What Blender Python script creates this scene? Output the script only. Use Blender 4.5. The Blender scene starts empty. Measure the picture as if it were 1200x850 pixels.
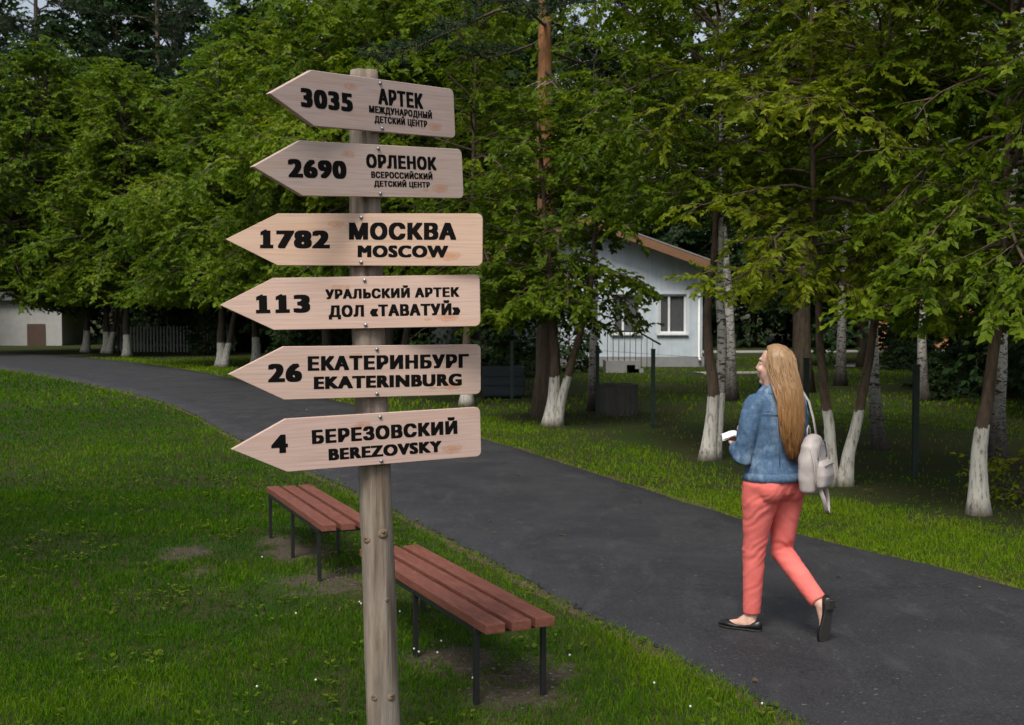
import bpy, bmesh, math, random
import numpy as np
from mathutils import Vector, Matrix, noise as mnoise

R = math.radians
SC = bpy.context.scene
COL = SC.collection

# ------------------------------------------------------------------ camera
CAM_H = 1.8
FPX = 1400.0                       # focal length in pixels of a 1200 px wide frame
PITCH = math.atan((425 - 367) / FPX)
cd = bpy.data.cameras.new('camera')
cd.sensor_width = 36.0
cd.lens = 36.0 * FPX / 1200.0
cd.clip_end = 2000
cd.dof.use_dof = True
cd.dof.focus_distance = 5.2
cd.dof.aperture_fstop = 9.0
cam = bpy.data.objects.new('camera', cd)
COL.objects.link(cam)
cam.location = (0, 0, CAM_H)
cam.rotation_euler = (math.pi / 2 - PITCH, 0, 0)
SC.camera = cam

# ------------------------------------------------------------------ sky, sun, exposure
SUN_EL, SUN_AZ = R(54), R(200)      # azimuth clockwise from +Y: behind the camera, a little to the left
world = bpy.data.worlds.new('World')
SC.world = world
world.use_nodes = True
wn = world.node_tree
bgn = wn.nodes['Background']
sky = wn.nodes.new('ShaderNodeTexSky')
sky.sky_type = 'NISHITA'
sky.sun_disc = False
sky.sun_elevation = SUN_EL
sky.sun_rotation = SUN_AZ
sky.air_density = 1.0
sky.dust_density = 3.0
sky.ozone_density = 1.0
bw = wn.nodes.new('ShaderNodeRGBToBW')            # thin cloud: most of the blue goes grey
mixn = wn.nodes.new('ShaderNodeMix'); mixn.data_type = 'RGBA'; mixn.inputs[0].default_value = 0.6
wn.links.new(sky.outputs[0], bw.inputs[0])
wn.links.new(sky.outputs[0], mixn.inputs[6]); wn.links.new(bw.outputs[0], mixn.inputs[7])
wn.links.new(mixn.outputs[2], bgn.inputs[0])
bgn.inputs[1].default_value = 0.10
sd = bpy.data.lights.new('sun', 'SUN')
sd.energy = 1.5
sd.angle = R(22)
sd.color = (1.0, 0.95, 0.87)
sun = bpy.data.objects.new('sun', sd)
COL.objects.link(sun)
sdir = Vector((math.sin(SUN_AZ) * math.cos(SUN_EL), math.cos(SUN_AZ) * math.cos(SUN_EL), math.sin(SUN_EL)))
sun.rotation_euler = sdir.to_track_quat('Z', 'Y').to_euler()
SC.view_settings.view_transform = 'Standard'
SC.view_settings.look = 'None'
SC.view_settings.exposure = 0.95
SC.view_settings.gamma = 1.0
SC.view_settings.use_curve_mapping = False
SC.cycles.max_bounces = 6
SC.cycles.diffuse_bounces = 3
SC.cycles.transmission_bounces = 4
SC.cycles.caustics_reflective = False
SC.cycles.caustics_refractive = False


# ------------------------------------------------------------------ helpers
def at(px, py, h=0.0):
    """ground (or height h) point for a spot measured in the 1200 x 850 photograph"""
    x, u = (px - 600) / FPX, (425 - py) / FPX
    d = Vector((x, math.cos(PITCH) + u * math.sin(PITCH), -math.sin(PITCH) + u * math.cos(PITCH)))
    t = (h - CAM_H) / d.z
    return Vector((d.x * t, d.y * t, h))


def tag(o, label=None, cat=None, group=None, kind=None):
    if label: o['label'] = label
    if cat: o['category'] = cat
    if group: o['group'] = group
    if kind: o['kind'] = kind
    return o


def empty(name, loc=(0, 0, 0), rz=0.0):
    o = bpy.data.objects.new(name, None)
    COL.objects.link(o)
    o.location = loc
    o.rotation_euler = (0, 0, rz)
    o.empty_display_size = 0.2
    return o


def copy_tree(o, parent=None):
    c = o.copy()
    COL.objects.link(c)
    c.parent = parent
    for ch in list(o.children):
        copy_tree(ch, c)
    return c


def np_mesh(name, V, F, smooth=False):
    """V (n,3); F: list of int arrays (m,k)"""
    me = bpy.data.meshes.new(name)
    V = np.asarray(V, np.float32)
    if not isinstance(F, list): F = [F]
    F = [np.asarray(f, np.int32) for f in F if len(f)]
    loops = np.concatenate([f.ravel() for f in F])
    counts = np.concatenate([np.full(len(f), f.shape[1], np.int32) for f in F])
    starts = np.concatenate([[0], np.cumsum(counts)[:-1]]).astype(np.int32)
    me.vertices.add(len(V)); me.vertices.foreach_set('co', V.ravel())
    me.loops.add(len(loops)); me.loops.foreach_set('vertex_index', loops.astype(np.int32))
    me.polygons.add(len(counts)); me.polygons.foreach_set('loop_start', starts)
    me.polygons.foreach_set('use_smooth', np.full(len(counts), smooth, bool))
    me.update(calc_edges=True)
    me.validate()
    return me


def link(name, me, mat, parent=None, loc=None):
    o = bpy.data.objects.new(name, me)
    COL.objects.link(o)
    if mat is not None:
        if len(me.materials) == 0: me.materials.append(mat)
    if parent is not None: o.parent = parent
    if loc is not None: o.location = loc
    return o


class MB:
    """collects shapes, links them as ONE mesh"""
    def __init__(s): s.v, s.f, s.sm = [], [], []

    def add(s, verts, faces, smooth=False):
        n = len(s.v)
        s.v.extend([tuple(v) for v in verts])
        s.f.extend([tuple(i + n for i in f) for f in faces])
        s.sm.extend([smooth] * len(faces))
        return s

    def box(s, c, size, rot=None, bev=0.0):
        bm = bmesh.new()
        bmesh.ops.create_cube(bm, size=1.0)
        bmesh.ops.scale(bm, vec=size, verts=bm.verts)
        if bev:
            bmesh.ops.bevel(bm, geom=list(bm.edges), offset=bev, segments=2, profile=0.7, affect='EDGES')
        m = Matrix.Translation(c) @ (rot.to_4x4() if rot is not None else Matrix.Identity(4))
        bmesh.ops.transform(bm, matrix=m, verts=bm.verts)
        bm.verts.ensure_lookup_table()
        s.add([v.co for v in bm.verts], [[v.index for v in f.verts] for f in bm.faces])
        bm.free()
        return s

    def bar(s, a, b, w, h=None, up=(0, 0, 1), bev=0.0):
        a, b = Vector(a), Vector(b)
        d = b - a
        y = d.normalized()
        u = Vector(up)
        if abs(y.dot(u)) > .98: u = Vector((1, 0, 0))
        x = y.cross(u).normalized(); z = x.cross(y)
        rot = Matrix((x, y, z)).transposed()
        return s.box((a + b) / 2, (w, d.length, h or w), rot, bev)

    def tube(s, pts, rad, seg=10, cap=True, flat=1.0, up=None, smooth=True):
        pts = [Vector(p) for p in pts]
        n = len(pts)
        if not hasattr(rad, '__len__'): rad = [rad] * n
        V, F = [], []
        prev = None
        for i, p in enumerate(pts):
            t = (pts[min(i + 1, n - 1)] - pts[max(i - 1, 0)]).normalized()
            if up is not None: a = Vector(up)
            elif prev is None: a = Vector((1, 0, 0)) if abs(t.x) < .9 else Vector((0, 1, 0))
            else: a = prev
            x = (a - t * a.dot(t)).normalized()
            prev = x
            y = t.cross(x)
            r = rad[i]
            rx, ry = (r if not hasattr(r, '__len__') else r[0]), (r * flat if not hasattr(r, '__len__') else r[1])
            for k in range(seg):
                q = 2 * math.pi * k / seg
                V.append(p + x * (math.cos(q) * rx) + y * (math.sin(q) * ry))
        for i in range(n - 1):
            for k in range(seg):
                k2 = (k + 1) % seg
                F.append((i * seg + k, i * seg + k2, (i + 1) * seg + k2, (i + 1) * seg + k))
        if cap:
            F.append(tuple(range(seg))[::-1])
            F.append(tuple((n - 1) * seg + k for k in range(seg)))
        return s.add(V, F, smooth)

    def rings(s, rows, seg=24, smooth=True):
        """rows: (cx, cy, z, rx, ry[, power])"""
        V, F = [], []
        for row in rows:
            cx, cy, z, rx, ry = row[:5]
            pw = row[5] if len(row) > 5 else 1.0
            for k in range(seg):
                q = 2 * math.pi * k / seg
                c, sn = math.cos(q), math.sin(q)
                V.append((cx + math.copysign(abs(c) ** pw, c) * rx, cy + math.copysign(abs(sn) ** pw, sn) * ry, z))
        n = len(rows)
        for i in range(n - 1):
            for k in range(seg):
                k2 = (k + 1) % seg
                F.append((i * seg + k, i * seg + k2, (i + 1) * seg + k2, (i + 1) * seg + k))
        F.append(tuple(range(seg))[::-1])
        F.append(tuple((n - 1) * seg + k for k in range(seg)))
        return s.add(V, F, smooth)

    def ball(s, c, r, rot=None, u=16, v=10):
        bm = bmesh.new()
        bmesh.ops.create_uvsphere(bm, u_segments=u, v_segments=v, radius=1.0)
        rr = r if hasattr(r, '__len__') else (r, r, r)
        bmesh.ops.scale(bm, vec=rr, verts=bm.verts)
        m = Matrix.Translation(c) @ (rot.to_4x4() if rot is not None else Matrix.Identity(4))
        bmesh.ops.transform(bm, matrix=m, verts=bm.verts)
        bm.verts.ensure_lookup_table()
        s.add([v.co for v in bm.verts], [[v.index for v in f.verts] for f in bm.faces], True)
        bm.free()
        return s

    def mesh(s, name):
        me = bpy.data.meshes.new(name)
        me.from_pydata(s.v, [], s.f)
        me.polygons.foreach_set('use_smooth', s.sm)
        me.update()
        return me

    def build(s, name, mat, parent=None, loc=None):
        return link(name, s.mesh(name), mat, parent, loc)


def remesh(mb, voxel, smooth=4, fac=0.5):
    me = mb.mesh('tmp')
    o = bpy.data.objects.new('tmp', me)
    COL.objects.link(o)
    m = o.modifiers.new('r', 'REMESH'); m.mode = 'VOXEL'; m.voxel_size = voxel
    if smooth:
        k = o.modifiers.new('s', 'SMOOTH'); k.factor = fac; k.iterations = smooth
    dg = bpy.context.evaluated_depsgraph_get()
    out = bpy.data.meshes.new_from_object(o.evaluated_get(dg))
    bpy.data.objects.remove(o)
    bpy.data.meshes.remove(me)
    out.polygons.foreach_set('use_smooth', np.ones(len(out.polygons), bool))
    return out


def displace(me, fn):
    n = len(me.vertices)
    co = np.empty(n * 3, np.float32); me.vertices.foreach_get('co', co); co = co.reshape(-1, 3)
    no = np.empty(n * 3, np.float32); me.vertices.foreach_get('normal', no); no = no.reshape(-1, 3)
    d = np.array([fn(Vector(p)) for p in co], np.float32)
    co += no * d[:, None]
    me.vertices.foreach_set('co', co.ravel())
    me.update()


# ------------------------------------------------------------------ materials
class NT:
    def __init__(s, name):
        s.m = bpy.data.materials.new(name); s.m.use_nodes = True
        s.t = s.m.node_tree
        s.b = s.t.nodes['Principled BSDF']
        s.out = s.t.nodes['Material Output']

    def n(s, typ, **kw):
        o = s.t.nodes.new('ShaderNode' + typ)
        for k, v in kw.items():
            if k.startswith('i_'):
                key = k[2:]
                o.inputs[int(key) if key.isdigit() else key.replace('_', ' ')].default_value = v
            else: setattr(o, k, v)
        return o

    def l(s, a, b): s.t.links.new(a, b)

    def coord(s, scale=(1, 1, 1), loc=(0, 0, 0), out='Object'):
        tc = s.n('TexCoord'); mp = s.n('Mapping')
        mp.inputs['Scale'].default_value = scale; mp.inputs['Location'].default_value = loc
        s.l(tc.outputs[out], mp.inputs[0])
        return mp.outputs[0]

    def noise(s, vec, scale, detail=6, rough=.6, dist=0.0):
        n = s.n('TexNoise'); n.inputs['Scale'].default_value = scale; n.inputs['Detail'].default_value = detail
        n.inputs['Roughness'].default_value = rough; n.inputs['Distortion'].default_value = dist
        if vec is not None: s.l(vec, n.inputs['Vector'])
        return n.outputs['Fac']

    def ramp(s, fac, stops, interp='LINEAR'):
        r = s.n('ValToRGB'); r.color_ramp.interpolation = interp
        el = r.color_ramp.elements
        while len(el) < len(stops): el.new(0.5)
        for e, (p, c) in zip(el, stops):
            e.position = p
            e.color = (c, c, c, 1) if not hasattr(c, '__len__') else tuple(c) + (1,)
        s.l(fac, r.inputs[0])
        return r.outputs[0]

    def mix(s, fac, a, b, mode='MIX'):
        m = s.n('Mix', data_type='RGBA', blend_type=mode)
        for val, idx in ((fac, 0), (a, 6), (b, 7)):
            if hasattr(val, 'is_output') or isinstance(val, bpy.types.NodeSocket): s.l(val, m.inputs[idx])
            elif idx == 0: m.inputs[0].default_value = val
            else: m.inputs[idx].default_value = tuple(val) + (1,) if len(val) == 3 else val
        return m.outputs[2]

    def math(s, op, a, b=None, c=None):
        m = s.n('Math', operation=op)
        for i, v in enumerate((a, b, c)):
            if v is None: continue
            if isinstance(v, bpy.types.NodeSocket): s.l(v, m.inputs[i])
            else: m.inputs[i].default_value = v
        return m.outputs[0]

    def bump(s, h, strength=.3, dist=.01):
        b = s.n('Bump'); b.inputs['Strength'].default_value = strength; b.inputs['Distance'].default_value = dist
        s.l(h, b.inputs['Height']); s.l(b.outputs[0], s.b.inputs['Normal'])

    def fin(s, col, rough=.7, spec=.3, metal=0.0):
        if isinstance(col, bpy.types.NodeSocket): s.l(col, s.b.inputs['Base Color'])
        else: s.b.inputs['Base Color'].default_value = tuple(col) + (1,)
        if isinstance(rough, bpy.types.NodeSocket): s.l(rough, s.b.inputs['Roughness'])
        else: s.b.inputs['Roughness'].default_value = rough
        s.b.inputs['Specular IOR Level'].default_value = spec
        s.b.inputs['Metallic'].default_value = metal
        return s.m


def plain(name, col, rough=.6, spec=.3, metal=0, var=.15, scale=12):
    t = NT(name)
    f = t.noise(t.coord(), scale)
    c = t.mix(f, [x * (1 - var) for x in col], [min(1, x * (1 + var)) for x in col])
    return t.fin(c, rough, spec, metal)


def leaf_material(name, dark, mid, light, trans=.35, spec=.15, stops=None):
    t = NT(name)
    a = t.n('Attribute', attribute_name='var')
    oi = t.n('ObjectInfo')
    f = t.math('ADD', a.outputs['Fac'], t.math('MULTIPLY', t.math('SUBTRACT', oi.outputs['Random'], .5), .25))
    col = t.ramp(f, [(0, dark), (.55, mid), (1, light)] if stops is None else stops)
    t.fin(col, .5, spec)
    tr = t.n('BsdfTranslucent')
    t.l(t.mix(1.0, col, (1.15, 1.2, .55), 'MULTIPLY'), tr.inputs[0])
    mx = t.n('MixShader'); mx.inputs[0].default_value = trans
    t.l(t.b.outputs[0], mx.inputs[1]); t.l(tr.outputs[0], mx.inputs[2])
    t.l(mx.outputs[0], t.out.inputs[0])
    return t.m


def bark_material(name, dark, light, wash=None, birch=False, orange=None):
    t = NT(name)
    co = t.coord((1, 1, .22))
    f = t.noise(co, 22, 8, .65, .6)
    col = t.ramp(f, [(.3, dark), (.7, light)])
    if birch:
        co2 = t.coord((1, 1, 2.6))
        m1 = t.noise(co2, 7, 5, .7, 1.2)
        msk = t.ramp(m1, [(.50, 0), (.56, 1)])
        tz = t.n('SeparateXYZ'); tc = t.n('TexCoord'); t.l(tc.outputs['Object'], tz.inputs[0])
        low = t.ramp(t.math('ADD', t.math('MULTIPLY', tz.outputs[2], .5), t.math('MULTIPLY', t.math('SUBTRACT', m1, .5), 1.6)), [(.1, 1), (.75, 0)])
        f2 = t.noise(co, 14, 4)
        white = t.ramp(f2, [(.3, (.42, .40, .36)), (.7, (.62, .59, .54))])
        col = t.mix(t.math('MAXIMUM', msk, low), white, col)
    if orange:
        tz = t.n('SeparateXYZ'); tc = t.n('TexCoord'); t.l(tc.outputs['Object'], tz.inputs[0])
        k = t.ramp(t.math('MULTIPLY', tz.outputs[2], .1), [(.25, 0), (.5, 1)])
        oc = t.ramp(f, [(.3, [c * .45 for c in orange]), (.7, orange)])
        col = t.mix(k, col, oc)
    if wash:
        tz = t.n('SeparateXYZ'); tc = t.n('TexCoord'); t.l(tc.outputs['Object'], tz.inputs[0])
        nz = t.noise(t.coord(), 9, 4)
        h = t.math('ADD', tz.outputs[2], t.math('MULTIPLY', t.math('SUBTRACT', nz, .5), .22))
        k = t.math('MULTIPLY', t.math('LESS_THAN', h, wash), t.ramp(t.noise(co, 30, 6, .7), [(.34, .15), (.50, 1)]))
        dirt = t.ramp(t.math('ADD', t.math('MULTIPLY', tz.outputs[2], 3.2), t.math('MULTIPLY', nz, .6)), [(.25, (.18, .15, .11)), (.75, (.55, .52, .46))])
        col = t.mix(k, col, dirt)
    t.bump(f, .7, .03)
    return t.fin(col, .85, .2)


M = {}
M['leaf_near'] = leaf_material('leaf_near', (.055, .098, .006), (.125, .188, .009), (.225, .27, .016), .5)
M['leaf_yellow'] = leaf_material('leaf_yellow', (.09, .13, .007), (.17, .21, .010), (.25, .27, .018), .48)
M['leaf_far'] = leaf_material('leaf_far', (.046, .094, .008), (.122, .188, .011), (.22, .265, .018), .47)
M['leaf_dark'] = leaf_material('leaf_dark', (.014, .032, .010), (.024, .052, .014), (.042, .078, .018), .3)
M['needle'] = leaf_material('needle', (.014, .030, .016), (.024, .046, .022), (.042, .068, .026), .2)
M['grass'] = leaf_material('grass_blade', None, None, None, .42, .05, [(0, (.014, .055, .003)), (.4, (.036, .110, .004)), (.72, (.105, .195, .006)), (1, (.16, .24, .010))])
M['bark'] = bark_material('bark', (.035, .026, .018), (.13, .10, .07))
M['bark_wash'] = bark_material('bark_whitewashed', (.04, .028, .02), (.15, .105, .075), wash=.78)
M['bark_wash_far'] = bark_material('bark_whitewashed_far', (.03, .024, .018), (.10, .08, .06), wash=.95)
M['birch'] = bark_material('birch_bark', (.02, .018, .016), (.07, .06, .05), birch=True)
M['birch_wash'] = bark_material('birch_bark_whitewashed', (.02, .018, .016), (.07, .06, .05), birch=True, wash=.8)
M['pine'] = bark_material('pine_bark', (.05, .035, .025), (.14, .10, .07), orange=(.42, .20, .09))
M['black_metal'] = plain('black_metal', (.012, .012, .014), .45, .5)
M['green_metal'] = plain('dark_green_metal', (.008, .02, .014), .5, .4)


# ------------------------------------------------------------------ ground and path
NEAR = [(-30, 57.5), (-22.5, 47), (-16.63, 38.76), (-10.85, 30.34), (-6.67, 23.3), (-3.9, 16.98), (-1.77, 12.36), (-1.09, 10.85), (-.25, 8.85), (.5, 6.98), (1.04, 5.76), (1.27, 5.17), (1.85, 3.9), (3.0, 1.7), (4.6, -1.0), (7, -5)]
FAR = [(-42, 71), (-31, 61), (-23, 53.63), (-17.32, 48.0), (-11.09, 38.76), (-7.62, 32.29), (-3.76, 24.43), (-.48, 16.87), (.93, 13.0), (1.87, 10.4), (2.56, 8.91), (2.97, 8.2), (3.35, 7.35), (4.3, 5.5), (6.0, 2.6), (9.6, -3)]


def spline(P, n):
    P = np.array(P, float)
    out = []
    for i in range(len(P) - 1):
        p0, p1, p2, p3 = P[max(i - 1, 0)], P[i], P[i + 1], P[min(i + 2, len(P) - 1)]
        for k in range(12):
            t = k / 12
            out.append(.5 * ((2 * p1) + (-p0 + p2) * t + (2 * p0 - 5 * p1 + 4 * p2 - p3) * t * t + (-p0 + 3 * p1 - 3 * p2 + p3) * t ** 3))
    out.append(P[-1])
    out = np.array(out)
    s = np.concatenate([[0], np.cumsum(np.hypot(*np.diff(out, axis=0).T))])
    # even in the square root of the distance: finer close to the viewer
    q = np.linspace(0, 1, n)
    return np.c_[np.interp(q * s[-1], s, out[:, 0]), np.interp(q * s[-1], s, out[:, 1])]


NP = 900
e_near, e_far = spline(NEAR, NP), spline(FAR, NP)
PATH_POLY = np.concatenate([e_near, e_far[::-1]])


def in_poly(x, y, P):
    if len(x) <= 8: P = P[::12]
    ins = np.zeros(len(x), bool)
    for i in range(len(P)):
        x1, y1 = P[i]; x2, y2 = P[i - 1]
        if y1 == y2: continue
        c = (y1 > y) != (y2 > y)
        ins ^= c & (x < (x2 - x1) * (y - y1) / (y2 - y1) + x1)
    return ins


def edge_dist(x, y, E):
    best = np.full(len(x), 1e9)
    for i in range(0, len(E), 3):
        best = np.minimum(best, (x - E[i, 0]) ** 2 + (y - E[i, 1]) ** 2)
    return np.sqrt(best)


DIRT = [(-.02, 5.62, .30), (-.30, 6.15, .30), (.14, 5.95, .22), (-1.22, 7.95, .36), (-1.02, 8.1, .3), (-1.6, 8.9, .3), (-2.45, 8.9, .24), (-2.15, 8.2, .14), (-1.85, 9.4, .2)]


def dirt_mask(x, y):
    m = np.zeros(len(x))
    for a, b, r in DIRT:
        m = np.maximum(m, np.clip(1.35 - np.hypot(x - a, (y - b) * .8) / r, 0, 1))
    return m


def build_ground():
    t = NT('lawn_soil')
    co = t.coord()
    f1 = t.noise(co, .35, 5, .6)
    f2 = t.noise(co, 9, 6, .7)
    grass = t.ramp(f1, [(.3, (.016, .045, .005)), (.7, (.034, .066, .008))])
    grass = t.mix(t.math('MULTIPLY', f2, .6), grass, (.022, .034, .008))
    soil = t.ramp(t.noise(co, 26, 8, .75), [(.3, (.03, .026, .018)), (.55, (.075, .06, .044)), (.8, (.17, .15, .125))])
    xy = t.n('SeparateXYZ'); t.l(co, xy.inputs[0])
    mask = None
    for a, b, r in DIRT:
        dx = t.math('SUBTRACT', xy.outputs[0], a); dy = t.math('MULTIPLY', t.math('SUBTRACT', xy.outputs[1], b), .8)
        d = t.math('SQRT', t.math('ADD', t.math('MULTIPLY', dx, dx), t.math('MULTIPLY', dy, dy)))
        k = t.math('SUBTRACT', 1.35, t.math('DIVIDE', d, r))
        mask = k if mask is None else t.math('MAXIMUM', mask, k)
    mask = t.ramp(t.math('ADD', mask, t.math('MULTIPLY', t.math('SUBTRACT', t.noise(co, 6, 7, .75), .5), 2.6)), [(.35, 0), (.75, 1)])
    # worn leaf litter under the trees beyond the path
    litter = t.ramp(t.noise(co, .9, 6, .7), [(.36, 0), (.55, 1)])
    lit_c = t.ramp(f2, [(.3, (.022, .019, .010)), (.7, (.058, .043, .022))])
    c = t.mix(t.math('MULTIPLY', litter, .75), grass, lit_c)
    c = t.mix(mask, c, soil)
    t.bump(f2, .6, .03)
    m = t.fin(c, .95, .1)
    # one sheet, finer near the viewer
    xs = np.concatenate([[-600, -250, -120], np.linspace(-60, 60, 61), [120, 250, 600]])
    ys = np.concatenate([[-250, -80], np.linspace(-20, 120, 71), [200, 350, 700]])
    X, Y = np.meshgrid(xs, ys)
    V = np.c_[X.ravel(), Y.ravel(), np.zeros(X.size)]
    nx = len(xs)
    i = np.arange((len(ys) - 1) * (nx - 1)); r = i // (nx - 1); c_ = i % (nx - 1)
    a = r * nx + c_
    F = np.c_[a, a + 1, a + 1 + nx, a + nx]
    o = link('ground', np_mesh('ground', V, F), m)
    tag(o, kind='structure')


def build_path():
    t = NT('asphalt')
    co = t.coord()
    f = t.noise(co, 75, 7, .85)
    g = t.noise(co, 1.3, 6, .65, .5)
    st = t.noise(t.coord((1.2, .35, 1)), 5, 6, .7)
    c = t.ramp(f, [(.32, (.006, .006, .0075)), (.5, (.021, .021, .024)), (.68, (.075, .075, .080))])
    c = t.mix(t.ramp(g, [(.38, 0), (.7, .40)]), c, (.052, .052, .054))
    c = t.mix(t.ramp(st, [(.55, 0), (.72, .40)]), c, (.080, .080, .081))
    c = t.mix(t.ramp(t.noise(co, 9, 6, .75), [(.56, 0), (.72, .45)]), c, (.012, .012, .014))
    c = t.mix(t.ramp(t.noise(co, 34, 2, .5), [(.70, 0), (.73, .8)]), c, (.13, .125, .12))
    t.bump(f, .9, .006)
    m = t.fin(c, t.ramp(g, [(.3, .62), (.7, .82)]), .35)
    rng = np.random.default_rng(3)
    hgt = .04
    n = NP
    jn = np.zeros((n, 2)); jf = np.zeros((n, 2))
    for i in range(n):
        p = e_near[i]
        a = mnoise.noise(Vector((p[0] * 3.1, p[1] * 3.1, 0))) * .05 + mnoise.noise(Vector((p[0] * 14, p[1] * 14, 3))) * .025
        q = e_far[i]
        b = mnoise.noise(Vector((q[0] * 2.1, q[1] * 2.1, 8))) * .06 + mnoise.noise(Vector((q[0] * 11, q[1] * 11, 5))) * .03
        d = (q - p) / np.hypot(*(q - p))
        jn[i] = p + d * a; jf[i] = q + d * b
    cols = 9
    V, F = [], []
    for k in range(cols + 1):
        u = k / cols
        P = jn * (1 - u) + jf * u
        z = hgt + .012 * math.sin(math.pi * u)
        V.append(np.c_[P, np.full(n, z)])
    d = (jf - jn) / np.hypot(*(jf - jn).T)[:, None]
    rag = np.array([.05 + .06 * abs(mnoise.noise(Vector((q[0] * 23, q[1] * 23, 2)))) + .04 * rng.random() for q in jn])[:, None]
    V.insert(0, np.c_[jn - d * rag, np.full(n, -.02)])
    V.append(np.c_[jf + d * rag, np.full(n, -.02)])
    rows = len(V)
    V = np.concatenate(V)
    k = np.arange((rows - 1) * (n - 1)); r = k // (n - 1); c_ = k % (n - 1)
    a = r * n + c_
    o = link('footpath', np_mesh('footpath', V, np.c_[a, a + n, a + n + 1, a + 1], True), m)
    tag(o, kind='structure')


def build_crumbs():
    rng = np.random.default_rng(17)
    mb = MB()
    d = np.gradient(e_near, axis=0); d /= np.hypot(*d.T)[:, None]
    w = e_far - e_near; w /= np.hypot(*w.T)[:, None]
    for _ in range(5200):
        i = int(rng.integers(0, NP))
        q = e_near[i] + d[i] * rng.normal(0, .05) - w[i] * abs(rng.normal(.01, .045))
        if q[1] < 3.5 or q[1] > 26: continue
        sz = .006 + .016 * rng.random() ** 2
        mb.ball((q[0], q[1], .004 + .02 * rng.random() * (sz < .015)), (sz, sz * .8, sz * .6), Matrix.Rotation(rng.random() * 3, 3, 'Z'), u=5, v=4)
    o = mb.build('asphalt_crumbs', plain('asphalt_crumb', (.026, .025, .025), .9, .2, var=.5, scale=30))
    tag(o, 'dark crumbs of asphalt along the broken near edge of the path', 'asphalt crumbs', kind='stuff')


def build_fallen_leaves():
    rng = np.random.default_rng(23)
    L = LeafSet()
    for _ in range(170):
        i = int(rng.integers(250, NP - 40))
        u = rng.random() if rng.random() < .45 else (1 + rng.normal(0, .05) if rng.random() < .6 else rng.normal(0, .04))
        q = e_near[i] * (1 - u) + e_far[i] * u
        a = rng.random() * 6.28
        z = .056 if 0 < u < 1 else .03
        L.one((q[0], q[1], z), (math.cos(a), math.sin(a), .08 * rng.random()), (rng.normal(0, .2), rng.normal(0, .2), 1), .02 + .03 * rng.random(), rng.random())
    o = link('fallen_leaves', L.mesh('fallen_leaves', .3), leaf_material('leaf_fallen', (.06, .035, .014), (.14, .085, .03), (.24, .17, .06), .1))
    tag(o, 'small dry leaves fallen on the asphalt and its verges', 'fallen leaves', kind='stuff')


def build_verge():
    t = NT('verge_soil')
    f = t.noise(t.coord(), 18, 7, .75)
    t.bump(f, .8, .02)
    m = t.fin(t.ramp(f, [(.3, (.035, .028, .015)), (.55, (.085, .066, .038)), (.75, (.17, .14, .09))]), .95, .1)
    for E, sg, wd in ((e_far, 1, .13), (e_near, -1, .03)):
        d = np.gradient(E, axis=0); d /= np.hypot(*d.T)[:, None]
        nr = np.c_[d[:, 1], -d[:, 0]]
        if ((E[300] + nr[300] * .5 - e_near[300]) ** 2).sum() < ((E[300] - nr[300] * .5 - e_near[300]) ** 2).sum(): nr = -nr
        if sg < 0:
            nr = np.c_[d[:, 1], -d[:, 0]]
            if ((E[300] + nr[300] * .5 - e_far[300]) ** 2).sum() < ((E[300] - nr[300] * .5 - e_far[300]) ** 2).sum(): nr = -nr
        w = np.array([wd * (.9 + 1.3 * mnoise.noise(Vector((q[0] * 1.7, q[1] * 1.7, 6))) + .7 * mnoise.noise(Vector((q[0] * 8, q[1] * 8, 6)))) for q in E]).clip(.01)
        n = len(E)
        V = np.concatenate([np.c_[E - nr * .12, np.full(n, .006)], np.c_[E + nr * (w[:, None] * .6 + .05), np.full(n, .012)], np.c_[E + nr * (w[:, None] + .08), np.full(n, -.006)]])
        k = np.arange(n - 1)
        F = np.concatenate([np.c_[k, k + 1, k + 1 + n, k + n], np.c_[k + n, k + n + 1, k + 1 + 2 * n, k + 2 * n]])
        tag(link('verge', np_mesh('verge', V, F, True), m), kind='structure')


def build_strips():
    m = plain('pale_concrete', (.30, .29, .27), .85, .2, var=.2, scale=3)
    for px0, py0, px1, py1, w in ((818, 438, 905, 437, .9), (790, 413, 1260, 411, 2.4), (985, 428, 1300, 434, 2.2)):
        a, b = at(px0, py0), at(px1, py1)
        d = (b - a).normalized(); nrm = Vector((-d.y, d.x, 0)) * w / 2
        mb = MB()
        z = Vector((0, 0, .03)); N = 24
        V, F = [], []
        for i in range(N + 1):
            p = a.lerp(b, i / N)
            j = .12 * mnoise.noise(p * .7)
            V += [p - nrm * (1 + j) - z, p - nrm * (1 + j) + z, p + nrm * (1 - j) + z, p + nrm * (1 - j) - z]
        for i in range(N):
            for k in range(3):
                F.append((i * 4 + k, (i + 1) * 4 + k, (i + 1) * 4 + k + 1, i * 4 + k + 1))
        mb.add(V, F)
        tag(mb.build('pavement', m), kind='structure')


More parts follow.
